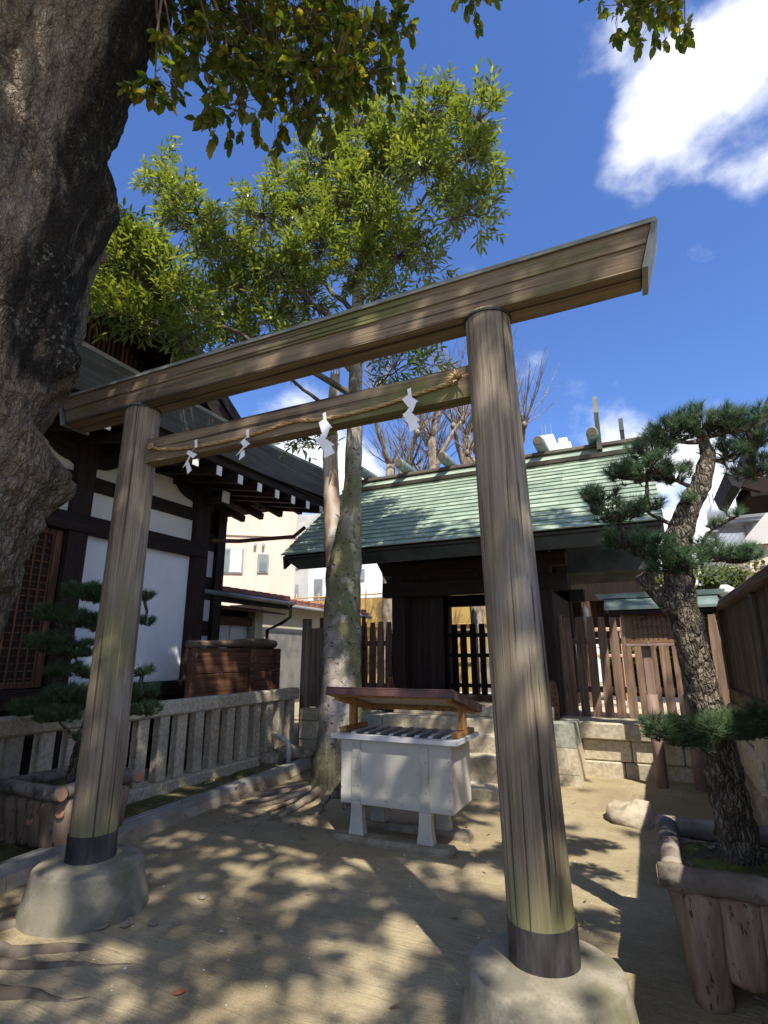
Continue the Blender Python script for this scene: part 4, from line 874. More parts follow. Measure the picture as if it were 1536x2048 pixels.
# ------------------------------------------------------------------ twin-trunk evergreen tree behind the offering box
CT = thing('twin_trunk_tree', 'twin-trunk evergreen tree with mottled mossy bark behind the offering box', 'tree', (0, 0, 0))
def trunk_tube(path, n=28, sub=8, wob=.10, wsc=5):
    pts = []; rr = []
    for (a, b) in zip(path[:-1], path[1:]):
        for k in range(sub):
            t = k/sub; pts.append(Vector(a[:3]).lerp(Vector(b[:3]), t)); rr.append(lerp(a[3], b[3], t))
    pts.append(Vector(path[-1][:3])); rr.append(path[-1][3])
    for _ in range(3): pts = [pts[0]]+[(pts[i-1]+pts[i]*2+pts[i+1])/4 for i in range(1, len(pts)-1)]+[pts[-1]]
    return MB().tube(pts, rr, n, wob=wob, wsc=wsc), pts
tr, stemR = trunk_tube([(-3.18, 5.5, -.1, .44), (-3.17, 5.5, .05, .34), (-3.15, 5.5, .25, .28), (-3.14, 5.5, .7, .24), (-3.13, 5.5, 1.5, .21), (-3.13, 5.5, 2.1, .21), (-3.12, 5.5, 2.5, .205), (-3.07, 5.5, 2.8, .155), (-3.02, 5.49, 3.2, .118), (-3.0, 5.48, 3.6, .108), (-2.97, 5.46, 4.2, .10), (-2.96, 5.44, 4.9, .085), (-2.93, 5.42, 6.0, .075), (-2.86, 5.5, 7.0, .05), (-2.74, 5.55, 8.0, .03), (-2.6, 5.6, 8.8, .015)], n=28, wob=.13)
tr.build('trunk', M['bark_c'], CT, True)
ts, stemL = trunk_tube([(-3.17, 5.5, 2.05, .12), (-3.24, 5.5, 2.6, .118), (-3.28, 5.5, 2.9, .108), (-3.32, 5.5, 3.5, .10), (-3.34, 5.48, 4.0, .095), (-3.29, 5.46, 4.6, .07), (-3.27, 5.46, 4.98, .06)], 16, wob=.16, wsc=9)
ts.build('broken_stem', M['bark_pale'], CT, True)
ts = MB()
for k in range(9):
    a = k*.7; ts.tube([(-3.27+.05*math.cos(a), 5.46+.05*math.sin(a), 4.9), (-3.27+.06*math.cos(a), 5.46+.06*math.sin(a), 5.02+U(0, .12))], [.014, .003], 4)
ts.build('splinters', M['bark_pale'], CT)
ts = MB()
for (ang, ln, r) in ((200, 1.15, .045), (235, .8, .04), (262, .95, .05), (285, .7, .035), (312, .55, .04), (180, .9, .04), (340, .6, .035), (222, 1.3, .03), (250, 1.1, .026)):
    a = rad(ang); pts = []
    for i in range(12):
        t = i/11; x = -3.17+math.cos(a)*(.22+ln*t)+.06*noise.noise((t*4, ang, 0)); y = 5.5+math.sin(a)*(.22+ln*t)+.10*noise.noise((t*4, ang, 7))
        pts.append((x, y, gh(x, y)+lerp(.05, -.012, t)+.012*noise.noise((t*9, ang, 3))))
    ts.tube(pts, [r*lerp(1, .35, i/11) for i in range(12)], 8, wob=.25, wsc=12)
ts.build('root', M['bark_bare'], CT, True)
CTB = [(-1.70,5.20,8.22,0.39),(-1.09,5.00,7.59,0.26),(-2.37,5.60,8.66,0.46),(-3.23,6.00,9.72,0.40),(-1.26,5.00,7.05,0.38),(-1.93,5.40,7.69,0.46),(-3.74,5.80,9.02,0.50),(-2.78,5.80,8.34,0.59),(-1.16,4.90,6.15,0.27),(-1.59,5.20,6.73,0.30),(-3.16,5.60,7.74,0.58),(-4.13,6.00,8.40,0.56),(-4.91,6.20,9.43,0.34),(-4.71,5.50,8.12,0.47),(-3.52,5.40,7.04,0.49),(-2.54,5.30,6.82,0.46),(-2.78,5.20,6.26,0.42),(-2.22,5.20,6.25,0.31),(-1.90,5.40,6.17,0.22),(-2.38,5.10,5.66,0.24),(-5.63,4.60,8.17,0.33),(-5.35,4.70,7.52,0.44),(-4.79,4.80,6.96,0.49),(-4.46,4.90,6.27,0.48),(-3.96,5.10,6.48,0.48),(-4.58,4.60,5.81,0.39),(-4.01,5.00,5.74,0.39),(-3.60,5.20,6.04,0.33),(-4.30,4.70,5.28,0.25),(-3.67,5.00,5.28,0.22),(-4.86,3.60,5.72,0.40),(-4.83,3.40,5.06,0.27),(-4.53,3.70,5.42,0.40),(-4.10,3.70,4.67,0.24),(-5.01,3.50,6.11,0.29),(-4.66,3.60,5.99,0.26),(-4.51,3.60,4.97,0.27),(-4.10,3.80,5.03,0.22),(-5.03,3.40,5.31,0.19),(-2.22,5.00,4.60,0.25),(-1.86,5.00,4.57,0.16),(-3.37,5.30,4.01,0.20),(-3.67,5.30,4.10,0.17),(-5.92,4.60,8.87,0.17),(-6.02,4.60,8.44,0.15)]
# main boughs first, then each clump joins the nearest bough
br = MB(); lm_ = MB(); skel = [(Vector(p), .05) for p in stemR[76:]]+[(Vector(p), .04) for p in stemL[-12:]]
boughs = [((-2.95, 5.43, 5.3), (-5.55, 4.65, 7.9), .045), ((-2.96, 5.44, 4.6), (-4.85, 3.6, 5.55), .045), ((-2.94, 5.42, 5.7), (-4.5, 5.6, 8.0), .04), ((-2.9, 5.45, 6.3), (-1.2, 5.0, 7.2), .035), ((-2.96, 5.44, 4.9), (-4.4, 4.85, 6.1), .035), ((-2.88, 5.46, 6.6), (-3.6, 5.8, 8.8), .035), ((-3.3, 5.46, 4.5), (-4.3, 4.7, 5.2), .03), ((-2.96, 5.45, 4.3), (-2.1, 5.0, 4.6), .02), ((-3.33, 5.47, 4.0), (-3.6, 5.3, 4.1), .018), ((-2.93, 5.42, 5.9), (-2.2, 5.2, 6.2), .025)]
for a, b, r in boughs:
    pts = limb(br, a, b, r, r*.35, 7, .10, .05, 12)
    skel += [(Vector(p), r*.5) for p in pts[3:]]
for (x, y, z, r) in CTB:
    c = Vector((x, y, z)); tgt = min(skel, key=lambda s: (s[0]-c).length+.8*max(0, s[0].z-c.z))
    pts = limb(br, tgt[0], c, min(.016, tgt[1]*.6), .006, 5, .12, .06, 6) if (tgt[0]-c).length > .05 else [c]
    n = max(7, int(360*r*r+18*r))
    for k in range(n):
        e = c+rdir()*r*(U(0.2, 1)**.5)*Vector((1, 1, .85)).length/1.65
        e = c+Vector((U(-1, 1), U(-1, 1), U(-.85, .85))).normalized()*r*U(.25, 1.05)
        s0 = pts[-1-min(len(pts)-1, random.randint(0, 2))]
        q = s0.lerp(e, .75)
        br.tube([s0, s0.lerp(q, .5)+rdir()*.02, q], [.006, .0045, .0035], 3, cap=False)
        d = ((e-c).normalized()*.8+Vector((0, 0, .55))+rdir()*.5).normalized()
        spray(lm_, br, q, d, random.randint(7, 11), .125, .033, .0035)
        if k % 2 == 0: spray(lm_, br, q, (d+rdir()*.9).normalized(), random.randint(5, 8), .115, .031, .003)
br.build('bough', M['twig'], CT)
lm_.build('crown', M['leaf_c'], CT)
print('oak leaves', len(lm_.v)//6)

# ------------------------------------------------------------------ great camphor tree overhead
K = thing('camphor_tree', 'huge old camphor tree with rough burred trunk leaning over the torii', 'tree', (0, 0, 0))
sil = [(-.2, -3.62), (.3, -3.72), (1.0, -3.66), (1.41, -3.59), (1.68, -3.515), (2.0, -3.46), (2.3, -3.38), (2.57, -3.215), (2.75, -3.30), (2.89, -3.465), (3.1, -3.36), (3.35, -3.235), (3.55, -3.27), (3.7, -3.228), (4.05, -3.22), (4.35, -3.17), (4.6, -3.14), (4.75, -3.16), (5.0, -3.24), (5.2, -3.17), (5.42, -3.09), (5.87, -2.92), (6.43, -2.73), (7.2, -2.45), (8.2, -2.1)]
def silx(z):
    for (a, xa), (b, xb) in zip(sil[:-1], sil[1:]):
        if a <= z <= b: return lerp(xa, xb, smooth(a, b, z)*.5+.5*(z-a)/(b-a))
    return sil[-1][1]
def trad(z): return .62+.28*max(0, 1-z/.9)**2 if z < 3 else lerp(.62, .66, min(1, (z-3)/3)) if z < 6 else .66-.1*(z-6)
mb = MB(); n, m = 300, 460; V = []; tint_ = []
vd = Vector((.54, .84, 0)); vf = Vector((.84, -.54, 0))
def sm(z, w_=.35): return sum(silx(z+k*w_/3) for k in range(-3, 4))/7
for j in range(m+1):
    z = lerp(-.15, 8.2, j/m); r = trad(z); axx = sm(z, .5); ax = Vector((axx-.095, 2.1, z))-vd*r
    ax.z = z
    for k in range(n):
        a = 2*math.pi*k/n; d = Vector((math.cos(a), math.sin(a), 0))
        rel = max(0, d.dot(vd))                      # the outline side
        rr = r+rel**6*(silx(z)-axx)*1.15
        p = ax+d*rr
        sp = a*3+z*1.15
        disp = .05*noise.noise((math.cos(a)*1.6, math.sin(a)*1.6, z*.7))+.03*math.sin(sp+1.5*noise.noise((d.x, d.y, z*.6)))
        u = a*r/.06; vv = z/.13+.35*u
        disp += .03*noise.noise((d.x*r*9+z*2.2, d.y*r*9, z*1.1))+.018*noise.noise((d.x*r*22+z*4, d.y*r*22, z*2.5))+.006*noise.noise(p*34)+.016*noise.fractal(p*5, 1, 2, 3)
        burr = 0
        for (bz, ba, bs, bh) in ((2.58, .8, .20, .05), (3.33, .8, .18, .04), (4.62, .9, .14, .03), (2.2, .9, .25, .05), (3.0, .2, .25, .04), (1.9, .6, .2, .04)):
            da = (a-ba+math.pi) % (2*math.pi)-math.pi; burr += bh*math.exp(-((z-bz)/bs)**2-(da*r/bs)**2)
        disp += burr*(1+.8*noise.noise(p*14))
        V.append(p+d*disp)
        # dark stained streak with its own outline winding up the outer side
        aa = (a-.50-.13*(z-4.2)+math.pi) % (2*math.pi)-math.pi
        st_ = 1.25*math.exp(-(aa/.50)**2)*smooth(2.8, 3.5, z)+.35*noise.noise((d.x*3, d.y*3, z*1.3)); tint_.append(max(0, min(1, st_*1.15)))
F = [(j*n+k, j*n+(k+1) % n, (j+1)*n+(k+1) % n, (j+1)*n+k) for j in range(m) for k in range(n)]
mb.add(V, F)
def camphor_bark():
    g = NG('rough_camphor_bark'); v = g.coord(); at = g.n('ShaderNodeAttribute', attribute_name='stain')
    wv = g.n('ShaderNodeVectorMath', operation='ADD'); nz = g.n('ShaderNodeTexNoise'); nz.inputs['Scale'].default_value = 6; nz.inputs['Detail'].default_value = 3; g.l(v, nz.inputs['Vector'])
    sc_ = g.n('ShaderNodeVectorMath', operation='SCALE'); g.l(nz.outputs['Color'], sc_.inputs[0]); sc_.inputs['Scale'].default_value = .10; g.l(v, wv.inputs[0]); g.l(sc_.outputs[0], wv.inputs[1])
    def vor(st):
        x = g.n('ShaderNodeTexVoronoi', feature='DISTANCE_TO_EDGE'); x.inputs['Scale'].default_value = 1; g.l(g.map(wv.outputs[0], st, rot=(rad(10), rad(-14), 0)), x.inputs['Vector']); return x.outputs['Distance']
    e1 = vor((26, 26, 10)); e2 = vor((60, 60, 26))
    fur = g.noise(g.map(v, (16, 16, 2.2), rot=(rad(12), rad(-16), 0)), 1, 6, .65, .4)
    c = g.mix(g.mr(g.noise(g.map(v, (3, 3, 1.4)), 2.2, 8, .65), .35, .68), (.12, .095, .07), (.31, .26, .20))
    c = g.mix(g.mr(g.noise(g.map(v, (1, 1, .5)), 1.5, 4), .50, .68, 0, .65), c, (.29, .215, .145))
    c = g.mix(g.mr(g.noise(v, 40, 4, .7), .5, .75, 0, .45), c, (.42, .36, .28))
    c = g.mix(g.mr(fur, .50, .36, 0, .75), c, (.05, .034, .023))
    em = g.mr(g.noise(g.map(v, (1, 1, .6)), 2.5, 3), .35, .65, .25, 1)
    c = g.mix(g.math('MULTIPLY', g.mr(e1, .10, .0, 0, .62), em), c, (.045, .032, .023)); c = g.mix(g.mr(e2, .05, .0, 0, .3), c, (.07, .05, .035))
    ln = g.noise(v, 24, 6, .7); lz = g.noise(v, 2.2, 4)
    dk = g.math('MULTIPLY', g.mr(at.outputs['Fac'], .28, .70), g.mr(g.noise(g.map(v, (4, 4, 1.4)), 2.2, 6, .65), .22, .50)); c = g.mix(g.math('MULTIPLY', dk, .93), c, (.014, .012, .010))
    lf = g.math('MULTIPLY', g.mr(ln, .54, .64), g.mr(lz, .48, .62)); c = g.mix(g.math('MULTIPLY', lf, .7), c, (.28, .29, .22))
    g.l(c, g.b.inputs['Base Color']); g.b.inputs['Roughness'].default_value = .95; g.b.inputs['Specular IOR Level'].default_value = .2
    h = g.math('ADD', g.math('ADD', g.math('MULTIPLY', g.math('MULTIPLY', g.mr(e1, 0, .22), em), .8), g.math('MULTIPLY', fur, 1.3)), g.math('ADD', g.math('MULTIPLY', g.mr(e2, 0, .2), .35), g.math('MULTIPLY', ln, .5))); g.bump(h, 1.0, .03); return g.m
M['camphor'] = camphor_bark()
TR = mb.build('trunk', M['camphor'], K, True)
at_ = TR.data.attributes.new('stain', 'FLOAT', 'POINT'); at_.data.foreach_set('value', tint_)
rt_ = MB()
for (ang, ln, r) in ((18, 1.15, .055), (36, 1.0, .06), (2, 1.2, .05), (-18, 1.2, .06), (-45, 1.0, .06), (55, .7, .05), (28, 1.35, .03)):
    a = rad(ang); pts = []
    for i in range(14):
        t = i/13; x = -3.95+math.cos(a)*(.45+ln*t)+.10*noise.noise((t*4, ang, 0)); y = 1.55+math.sin(a)*(.45+ln*t)+.14*noise.noise((t*4, ang, 7))
        pts.append((x, y, gh(x, y)+lerp(.03, -.025, t)+.014*noise.noise((t*9, ang, 3))))
    rt_.tube(pts, [r*lerp(1.3, .4, i/13) for i in range(14)], 9, wob=.35, wsc=11)
rt_.build('root', M['twig'], K, True)
CAMB = [(-2.60,2.19,6.31,0.27),(-2.25,2.37,6.27,0.35),(-1.95,2.67,6.49,0.41),(-1.63,3.01,6.63,0.34),(-2.38,2.23,5.72,0.26),(-2.11,2.53,5.93,0.35),(-1.81,2.85,6.10,0.33),(-2.55,1.95,5.64,0.14),(-2.56,1.87,5.10,0.12),(-2.43,1.92,5.14,0.10),(-2.28,2.36,5.45,0.19),(-2.05,2.72,5.76,0.24),(-1.91,2.91,5.72,0.12),(-1.55,3.14,6.30,0.21),(-1.36,3.14,6.63,0.19),(-1.72,3.01,6.08,0.21),(-2.33,2.17,5.22,0.07),(-2.49,2.14,6.64,0.39),(-2.09,2.48,6.93,0.49),(-1.65,2.86,7.13,0.43),(-2.78,1.87,6.33,0.30),(0.38,3.74,6.60,0.16),(0.67,3.88,6.58,0.20),(0.84,4.01,6.42,0.10),(0.63,3.78,6.87,0.33),(-0.68,3.22,6.66,0.06),(-0.62,3.19,6.88,0.16)]
kb_ = MB(); kl = MB()
LB = [((-2.7, 1.6, 7.0), (-1.9, 2.5, 7.4), .10), ((-2.3, 1.5, 7.8), (1.0, 1.6, 9.6), .16), ((-2.2, 1.4, 8.0), (3.0, -1.4, 10.2), .17), ((-2.4, 1.3, 7.6), (.5, -3.4, 9.8), .16), ((-3.3, 1.2, 7.4), (-3.0, -3.4, 9.8), .14), ((-1.0, .9, 8.2), (1.2, .2, 7.4), .06), ((.9, 1.6, 9.5), (.7, 3.7, 7.6), .03), ((-.3, 1.7, 9.0), (-.6, 3.1, 7.4), .03)]
ks = []
for a, b, r in LB:
    pts = limb(kb_, a, b, r, r*.25, 9, .10, .05, 12); ks += [(Vector(p), r*.4) for p in pts[2:]]
def kspray(c, r, n, tg=True):
    c = Vector(c)
    if tg:
        t = min(ks, key=lambda s: (s[0]-c).length); pts = limb(kb_, t[0], c, min(.02, t[1]*.5), .005, 5, .15, .05, 6)
    for k in range(n):
        e = c+Vector((U(-1, 1), U(-1, 1), U(-1, 1)))*r*.9
        if tg: kb_.tube([c, c.lerp(e, .6)+rdir()*.02, e], [.004, .003, .002], 3, cap=False)
        d = (rdir()+Vector((0, 0, -.5))).normalized(); spray(kl, kb_, e, d, random.randint(5, 8), .090, .056, .0022, .5)
for (x, y, z, r) in CAMB: kspray((x, y, z), r, max(5, int(300*r*r+36*r)))
# the spread of the crown above and behind the viewer; sunny gaps where the photograph's ground is lit
LIT = [(-.5, 4.8, .85), (-.8, 6.0, .7), (-1.35, 5.2, .45), (-1.45, 2.62, .33), (-1.28, 3.12, .3), (-1.68, 2.40, .22), (-2.31, 3.62, .26), (-2.0, 3.95, .22), (-2.2, 2.72, .2), (-1.35, 4.72, .3), (-7.2, 6.5, 1.0), (-3.5, 2.35, .35), (-2.3, 2.10, .22), (-.85, 2.55, .32), (-.25, 3.05, .45), (0.2, 6.8, .5), (-.4, 7.4, .9), (-4.7, 6.3, .5), (-4.9, 7.0, .35), (-3.05, 5.2, .22), (-1.7, 6.8, .5), (-2.6, 7.0, .4), (-4.2, 5.2, .2), (-.95, 4.0, .35), (-.3, 2.2, .4), (.5, 3.4, .8)]
kx, ky = SH.x/math.tan(SUN_EL), SH.y/math.tan(SUN_EL)
cnt = 0
for _ in range(15000):
    gx, gy, h = U(-9.0, 1.2), U(-1.5, 8.5), U(8.3, 11.5)
    px_, py_ = gx+kx*h, gy+ky*h
    if -.427*px_+.904*py_ > (h-1.5)/1.75: continue
    lf = max([1.15-math.hypot(gx-a, gy-b)/c for a, b, c in LIT]+[0])
    cl = noise.noise((px_*.9, py_*.9, h*.3))+.5*noise.noise((px_*2.6, py_*2.6, h*.5))
    dn = .50+cl*.75-lf*1.1-.40*smooth(-1.2, .6, gx)+.35*smooth(-3.3, -4.6, gx)+.30*smooth(4.6, 3.6, gy)*smooth(-.5, -1.1, gx)
    if U(0, 1) > dn: continue
    d = (rdir()+Vector((0, 0, -.3))).normalized(); spray(kl, kb_, Vector((px_, py_, h)), d, 7, .12, .068, .004, .4); cnt += 1
print('canopy sprays', cnt, 'leaves', len(kl.v)//6)
kb_.build('limb', M['twig'], K); kl.build('crown', M['leaf_k'], K)

# ------------------------------------------------------------------ pines
def pine(lab, path, blobs, nl=.07, dens=900, group=None):
    o = thing('pine_tree', lab, 'tree', (0, 0, 0))
    t, pts = trunk_tube(path, 36, 16, .20, 22); t.build('trunk', M['bark_p'], o, True)
    bm_ = MB(); nm = MB(); skel = [(Vector(p), path[-1][3]) for p in pts[6:]]; base = skel[:]
    for (x, y, z, r) in sorted(blobs, key=lambda b: min((s[0]-Vector(b[:3])).length for s in base)):
        c = Vector((x, y, z-.25*r)); tg = min(skel, key=lambda s: (s[0]-c).length+.5*max(0, s[0].z-c.z))
        if True:
            pp = limb(bm_, tg[0], c, min(.022, .010+r*.08), .007, 6, .16, -.04, 7); skel += [(p, .012) for p in pp[3:]]
        n = max(6, int(dens*r*r+30*r))
        for k in range(n):
            a = U(0, 6.283); q = U(0, 1)**.5; e = Vector((x+math.cos(a)*r*q, y+math.sin(a)*r*q, z+U(-.45, .5)*r*(1-.5*q)))
            s0 = c; bm_.tube([s0, s0.lerp(e, .5)+rdir()*.01, e], [.004, .0032, .003], 3, cap=False)
            d = ((e-c).normalized()*.6+Vector((0, 0, .9))+rdir()*.35).normalized(); od = d.orthogonal().normalized()
            for i in range(46):
                t_ = U(0, 1); p = e+d*(t_*.035-.012); aa = U(0, 6.283); sp = U(.35, 1.25)
                nd = (d*math.cos(sp)+(Matrix.Rotation(aa, 3, d) @ od)*math.sin(sp)); l = nl*U(.7, 1.1); s_ = nd.orthogonal().normalized()*.0017
                v0 = len(nm.v); nm.v += [tuple(p-s_), tuple(p+s_), tuple(p+nd*l)]; nm.f.append((v0, v0+1, v0+2))
    bm_.build('branch', M['bark_p'], o, True); nm.build('crown', M['needle'], o)
    print(lab[:20], 'needles', len(nm.f)); return o
PR = [(0.42,3.50,2.80,0.18),(0.58,3.50,2.77,0.13),(0.26,3.45,2.75,0.15),(0.14,3.40,2.66,0.13),(0.10,3.35,2.51,0.16),(-0.03,3.30,2.50,0.10),(0.26,3.50,2.51,0.12),(-0.16,3.30,2.36,0.12),(-0.07,3.30,2.26,0.13),(0.08,3.35,2.30,0.09),(-0.05,3.35,2.11,0.12),(0.10,3.40,2.06,0.13),(0.19,3.40,1.97,0.14),(0.33,3.50,2.08,0.09),(0.45,3.50,2.02,0.13),(0.54,3.50,2.00,0.08),(0.70,3.70,2.73,0.15),(0.71,3.80,2.57,0.15),(0.54,3.60,2.63,0.12),(0.01,3.20,1.12,0.11),(0.09,3.20,1.09,0.12),(0.21,3.20,1.13,0.10),(0.32,3.30,1.13,0.12),(0.43,3.30,1.13,0.12),(0.49,3.30,1.18,0.10),(0.70,3.60,2.82,0.12),(0.31,3.40,2.33,0.05),(0.42,3.50,2.19,0.04),(0.53,3.50,2.24,0.04)]
PT = pine('tall twisting pine with rugged trunk in the planter before the capped board fence', [(.31, 3.5, .40, 0.112), (.30, 3.5, .55, 0.095), (.284, 3.5, .856, 0.087), (.257, 3.5, 1.071, 0.087), (.232, 3.5, 1.40, 0.082), (.20, 3.5, 1.78, 0.077), (.205, 3.5, 2.037, 0.074), (.24, 3.5, 2.16, 0.073), (.30, 3.5, 2.30, 0.059), (.385, 3.5, 2.435, 0.055), (.445, 3.5, 2.60, 0.040), (.43, 3.5, 2.76, 0.024)], PR, .072, 2300)
st_ = MB().tube([(.19, 3.48, 1.66), (.12, 3.46, 1.76), (.05, 3.45, 1.86), (.01, 3.445, 1.925)], [.05, .042, .037, .036], 14, wob=.18, wsc=24).build('cut_limb', M['bark_p'], PT, True)
MB().tube([(.0102, 3.445, 1.9252), (.006, 3.444, 1.932)], .031, 12).build('cut_face', M['cutend'], st_)
PL = [(-4.53,3.25,2.03,0.16),(-4.33,3.25,2.00,0.18),(-3.80,3.30,1.96,0.08),(-4.80,3.20,1.84,0.18),(-4.52,3.25,1.79,0.16),(-4.65,3.10,1.58,0.19),(-4.46,3.20,1.53,0.19),(-3.77,3.30,1.75,0.07),(-4.38,3.35,1.75,0.16),(-4.62,3.20,1.35,0.11),(-4.30,3.20,1.35,0.13),(-3.74,3.30,1.35,0.07),(-4.37,3.10,1.17,0.16),(-4.20,3.20,1.17,0.16),(-3.63,3.25,1.20,0.12),(-4.64,3.00,1.06,0.14),(-4.26,3.00,1.03,0.16),(-3.56,3.20,1.08,0.12),(-4.09,3.10,0.86,0.07),(-3.97,3.30,1.15,0.12),(-4.14,3.30,2.00,0.13),(-4.00,3.30,1.37,0.10)]
pine('neatly tiered pine in the planter beside the stone fence and torii pillar', [(-4.34, 3.25, .38, .075), (-4.34, 3.25, .52, .06), (-4.28, 3.25, .82, .05), (-4.22, 3.26, 1.05, .042), (-4.19, 3.27, 1.33, .038), (-4.18, 3.28, 1.62, .032), (-4.20, 3.28, 1.85, .024), (-4.25, 3.28, 1.98, .015)], PL, .062, 2500)

# ------------------------------------------------------------------ bare pollarded trees behind the gate
def bare(x, y, h, r, seed, lab):
    rr = random.Random(seed); o = thing('bare_tree', lab, 'tree', (x, y, 0), 0, 'bare pollarded trees behind the shrine gate')
    lean = rr.uniform(-.06, .06)
    t, pts = trunk_tube([(0, 0, -.1, r*1.5), (lean*2, 0, 2, r*1.1), (lean*4, 0, h*.6, r), (lean*5, .1, h, r*.75)], 12, 8, .15, 5)
    bm_ = MB(); tips = []
    for k in range(3):
        a = rr.uniform(0, 6.28); q = pts[-1-k*3] if k else pts[-1]; L_ = rr.uniform(1.3, 2.2)
        e = q+Vector((math.cos(a)*.6, math.sin(a)*.4, 1)).normalized()*L_
        limb(bm_, q, e, r*.55, r*.30, 7, .12, 0, 7); t.tube([e-Vector((0, 0, .1)), e, e+Vector((0, 0, .12))], [r*.35, r*.62, r*.3], 8, wob=.3, wsc=9); tips.append(e)
    for e in tips+[pts[-1]]:
        for k in range(15):
            d = Vector((rr.uniform(-1, 1), rr.uniform(-1, 1), rr.uniform(.5, 1.7))).normalized(); l = rr.uniform(.7, 2.0)
            p1 = e+d*l*.5+Vector((rr.uniform(-.1, .1), 0, .05)); p2 = e+d*l+Vector((0, 0, .25)); bm_.tube([e, p1, p2], [.020, .011, .005], 4, cap=False)
            for _ in range(2):
                dd = (d+Vector((rr.uniform(-.8, .8), rr.uniform(-.8, .8), .3))).normalized(); bm_.tube([p1, p1+dd*l*.22, p1+dd*l*.45+Vector((0, 0, .08))], [.008, .006, .003], 3, cap=False)
    t.build('trunk', M['bark_bare'], o, True); bm_.build('crown', M['bark_bare'], o, True)
for i, (x, h, r) in enumerate(((-6.05, 6.6, .17), (-5.15, 6.9, .13), (-4.62, 7.2, .15), (-3.80, 7.4, .17), (-2.6, 6.8, .15))):
    bare(x, 13+(i % 2)*.8, h, r, i+5, 'leafless pollarded tree rising behind the green copper roof')

# ------------------------------------------------------------------ rock and ground litter
mb = MB(); V = []; n, m = 36, 20
for j in range(m+1):
    for k in range(n):
        th = math.pi*j/m*.62; a = 2*math.pi*k/n; p = Vector((math.sin(th)*math.cos(a)*.24, math.sin(th)*math.sin(a)*.17, math.cos(th)*.17))
        V.append(p*(1+.22*noise.noise(p*5+Vector((3, 1, 0)))+.20*noise.noise(p*11+Vector((5, 2, 1)))+.10*noise.noise(p*26)))
mb.add(V, [(j*n+k, j*n+(k+1) % n, (j+1)*n+(k+1) % n, (j+1)*n+k) for j in range(m) for k in range(n)])
o = mb.build('rock', M['rock'], smooth=True); o.location = (-.27, 5.86, gh(-.27, 5.86)+.0); tag(o, 'buff rock half buried in the sand before the signboard', 'rock')
def chip(name, mat, x, y, s, lab, cat, group=None):
    mb = MB(); mb.lathe([(.5, -.3), (.9, 0), (.7, .35), (.2, .45)], 0, 0, 7, .3, 1.7); o = mb.build(name, M[mat]); o.location = (x, y, gh(x, y)+s*.2); o.scale = (s, s*.6, s*.5); o.rotation_euler = (0, 0, x*7)
    tag(o, lab, cat, group)
chip('brick_shard', 'brick', -2.10, 2.24, .035, 'red brick shard lying on the sand in front of the torii', 'shard')
chip('brick_shard', 'brick', .02, 4.15, .03, 'red brick shard on the sand against the rim of the tall pine planter', 'shard')
chip('stone', 'pebble', -2.73, 3.05, .04, 'grey stone on the sand beside the torii base nearer the hall', 'stone')
chip('stone', 'pebble', -2.33, 2.78, .022, 'small dark stone on the open sand', 'stone')
for i, (x, y, sz, lab) in enumerate(((-2.86, 2.60, .06, 'flat grey stone flake at the foot of the torii base by the planter'), (-2.74, 2.68, .045, 'larger of two stone chips by the torii base'), (-2.95, 2.50, .05, 'rounded stone wedged against the torii base'), (-2.62, 2.74, .03, 'smaller of two stone chips by the torii base'))):
    chip('stone', 'rock', x, y, sz, lab, 'stone', 'stones at the foot of the torii base')
mb = MB()
for k in range(420):
    x, y = U(-3.9, .6), U(1.9, 6.8)
    s = U(.004, .010); 
    if U(0, 1) < .1: s *= 1.8
    c = Vector((x, y, gh(x, y))); q = [c+Vector((math.cos(a)*s*U(.7, 1.2), math.sin(a)*s*U(.6, 1), -.002)) for a in (0, 1.26, 2.5, 3.77, 5.03)]
    mb.add(q+[c+Vector((0, 0, s*.7))], [(0, 1, 5), (1, 2, 5), (2, 3, 5), (3, 4, 5), (4, 0, 5)])
tag(mb.build('grit', M['pebble']), 'scattered grit and pale chips over the sand', 'grit', kind='stuff')
mb = MB()
for k in range(230):
    if k < 130: x, y = -3.3+U(-.9, .7), 4.9+U(-.7, .6)
    elif k < 170: x, y = U(-4.7, -4.2), U(4, 6.8)
    else: x, y = U(-3.6, .5), U(2.0, 6.6)
    z = gh(x, y)+.006 if x > -4.1 else .125
    d = Vector((U(-1, 1), U(-1, 1), U(-.05, .15))).normalized(); leaf(mb, Vector((x, y, z)), d, Vector((U(-.3, .3), U(-.3, .3), 1)), U(.03, .07), U(.012, .028), -.15)
for k in range(26):
    x, y = U(.02, .5), U(3.15, 3.8); leaf(mb, Vector((x, y, .497)), Vector((U(-1, 1), U(-1, 1), 0)).normalized(), Vector((0, 0, 1)), U(.03, .06), U(.015, .03), -.1)
tag(mb.build('leaf_litter', M['dryleaf']), 'dry fallen leaves scattered on the sand and soil', 'leaves', kind='stuff')

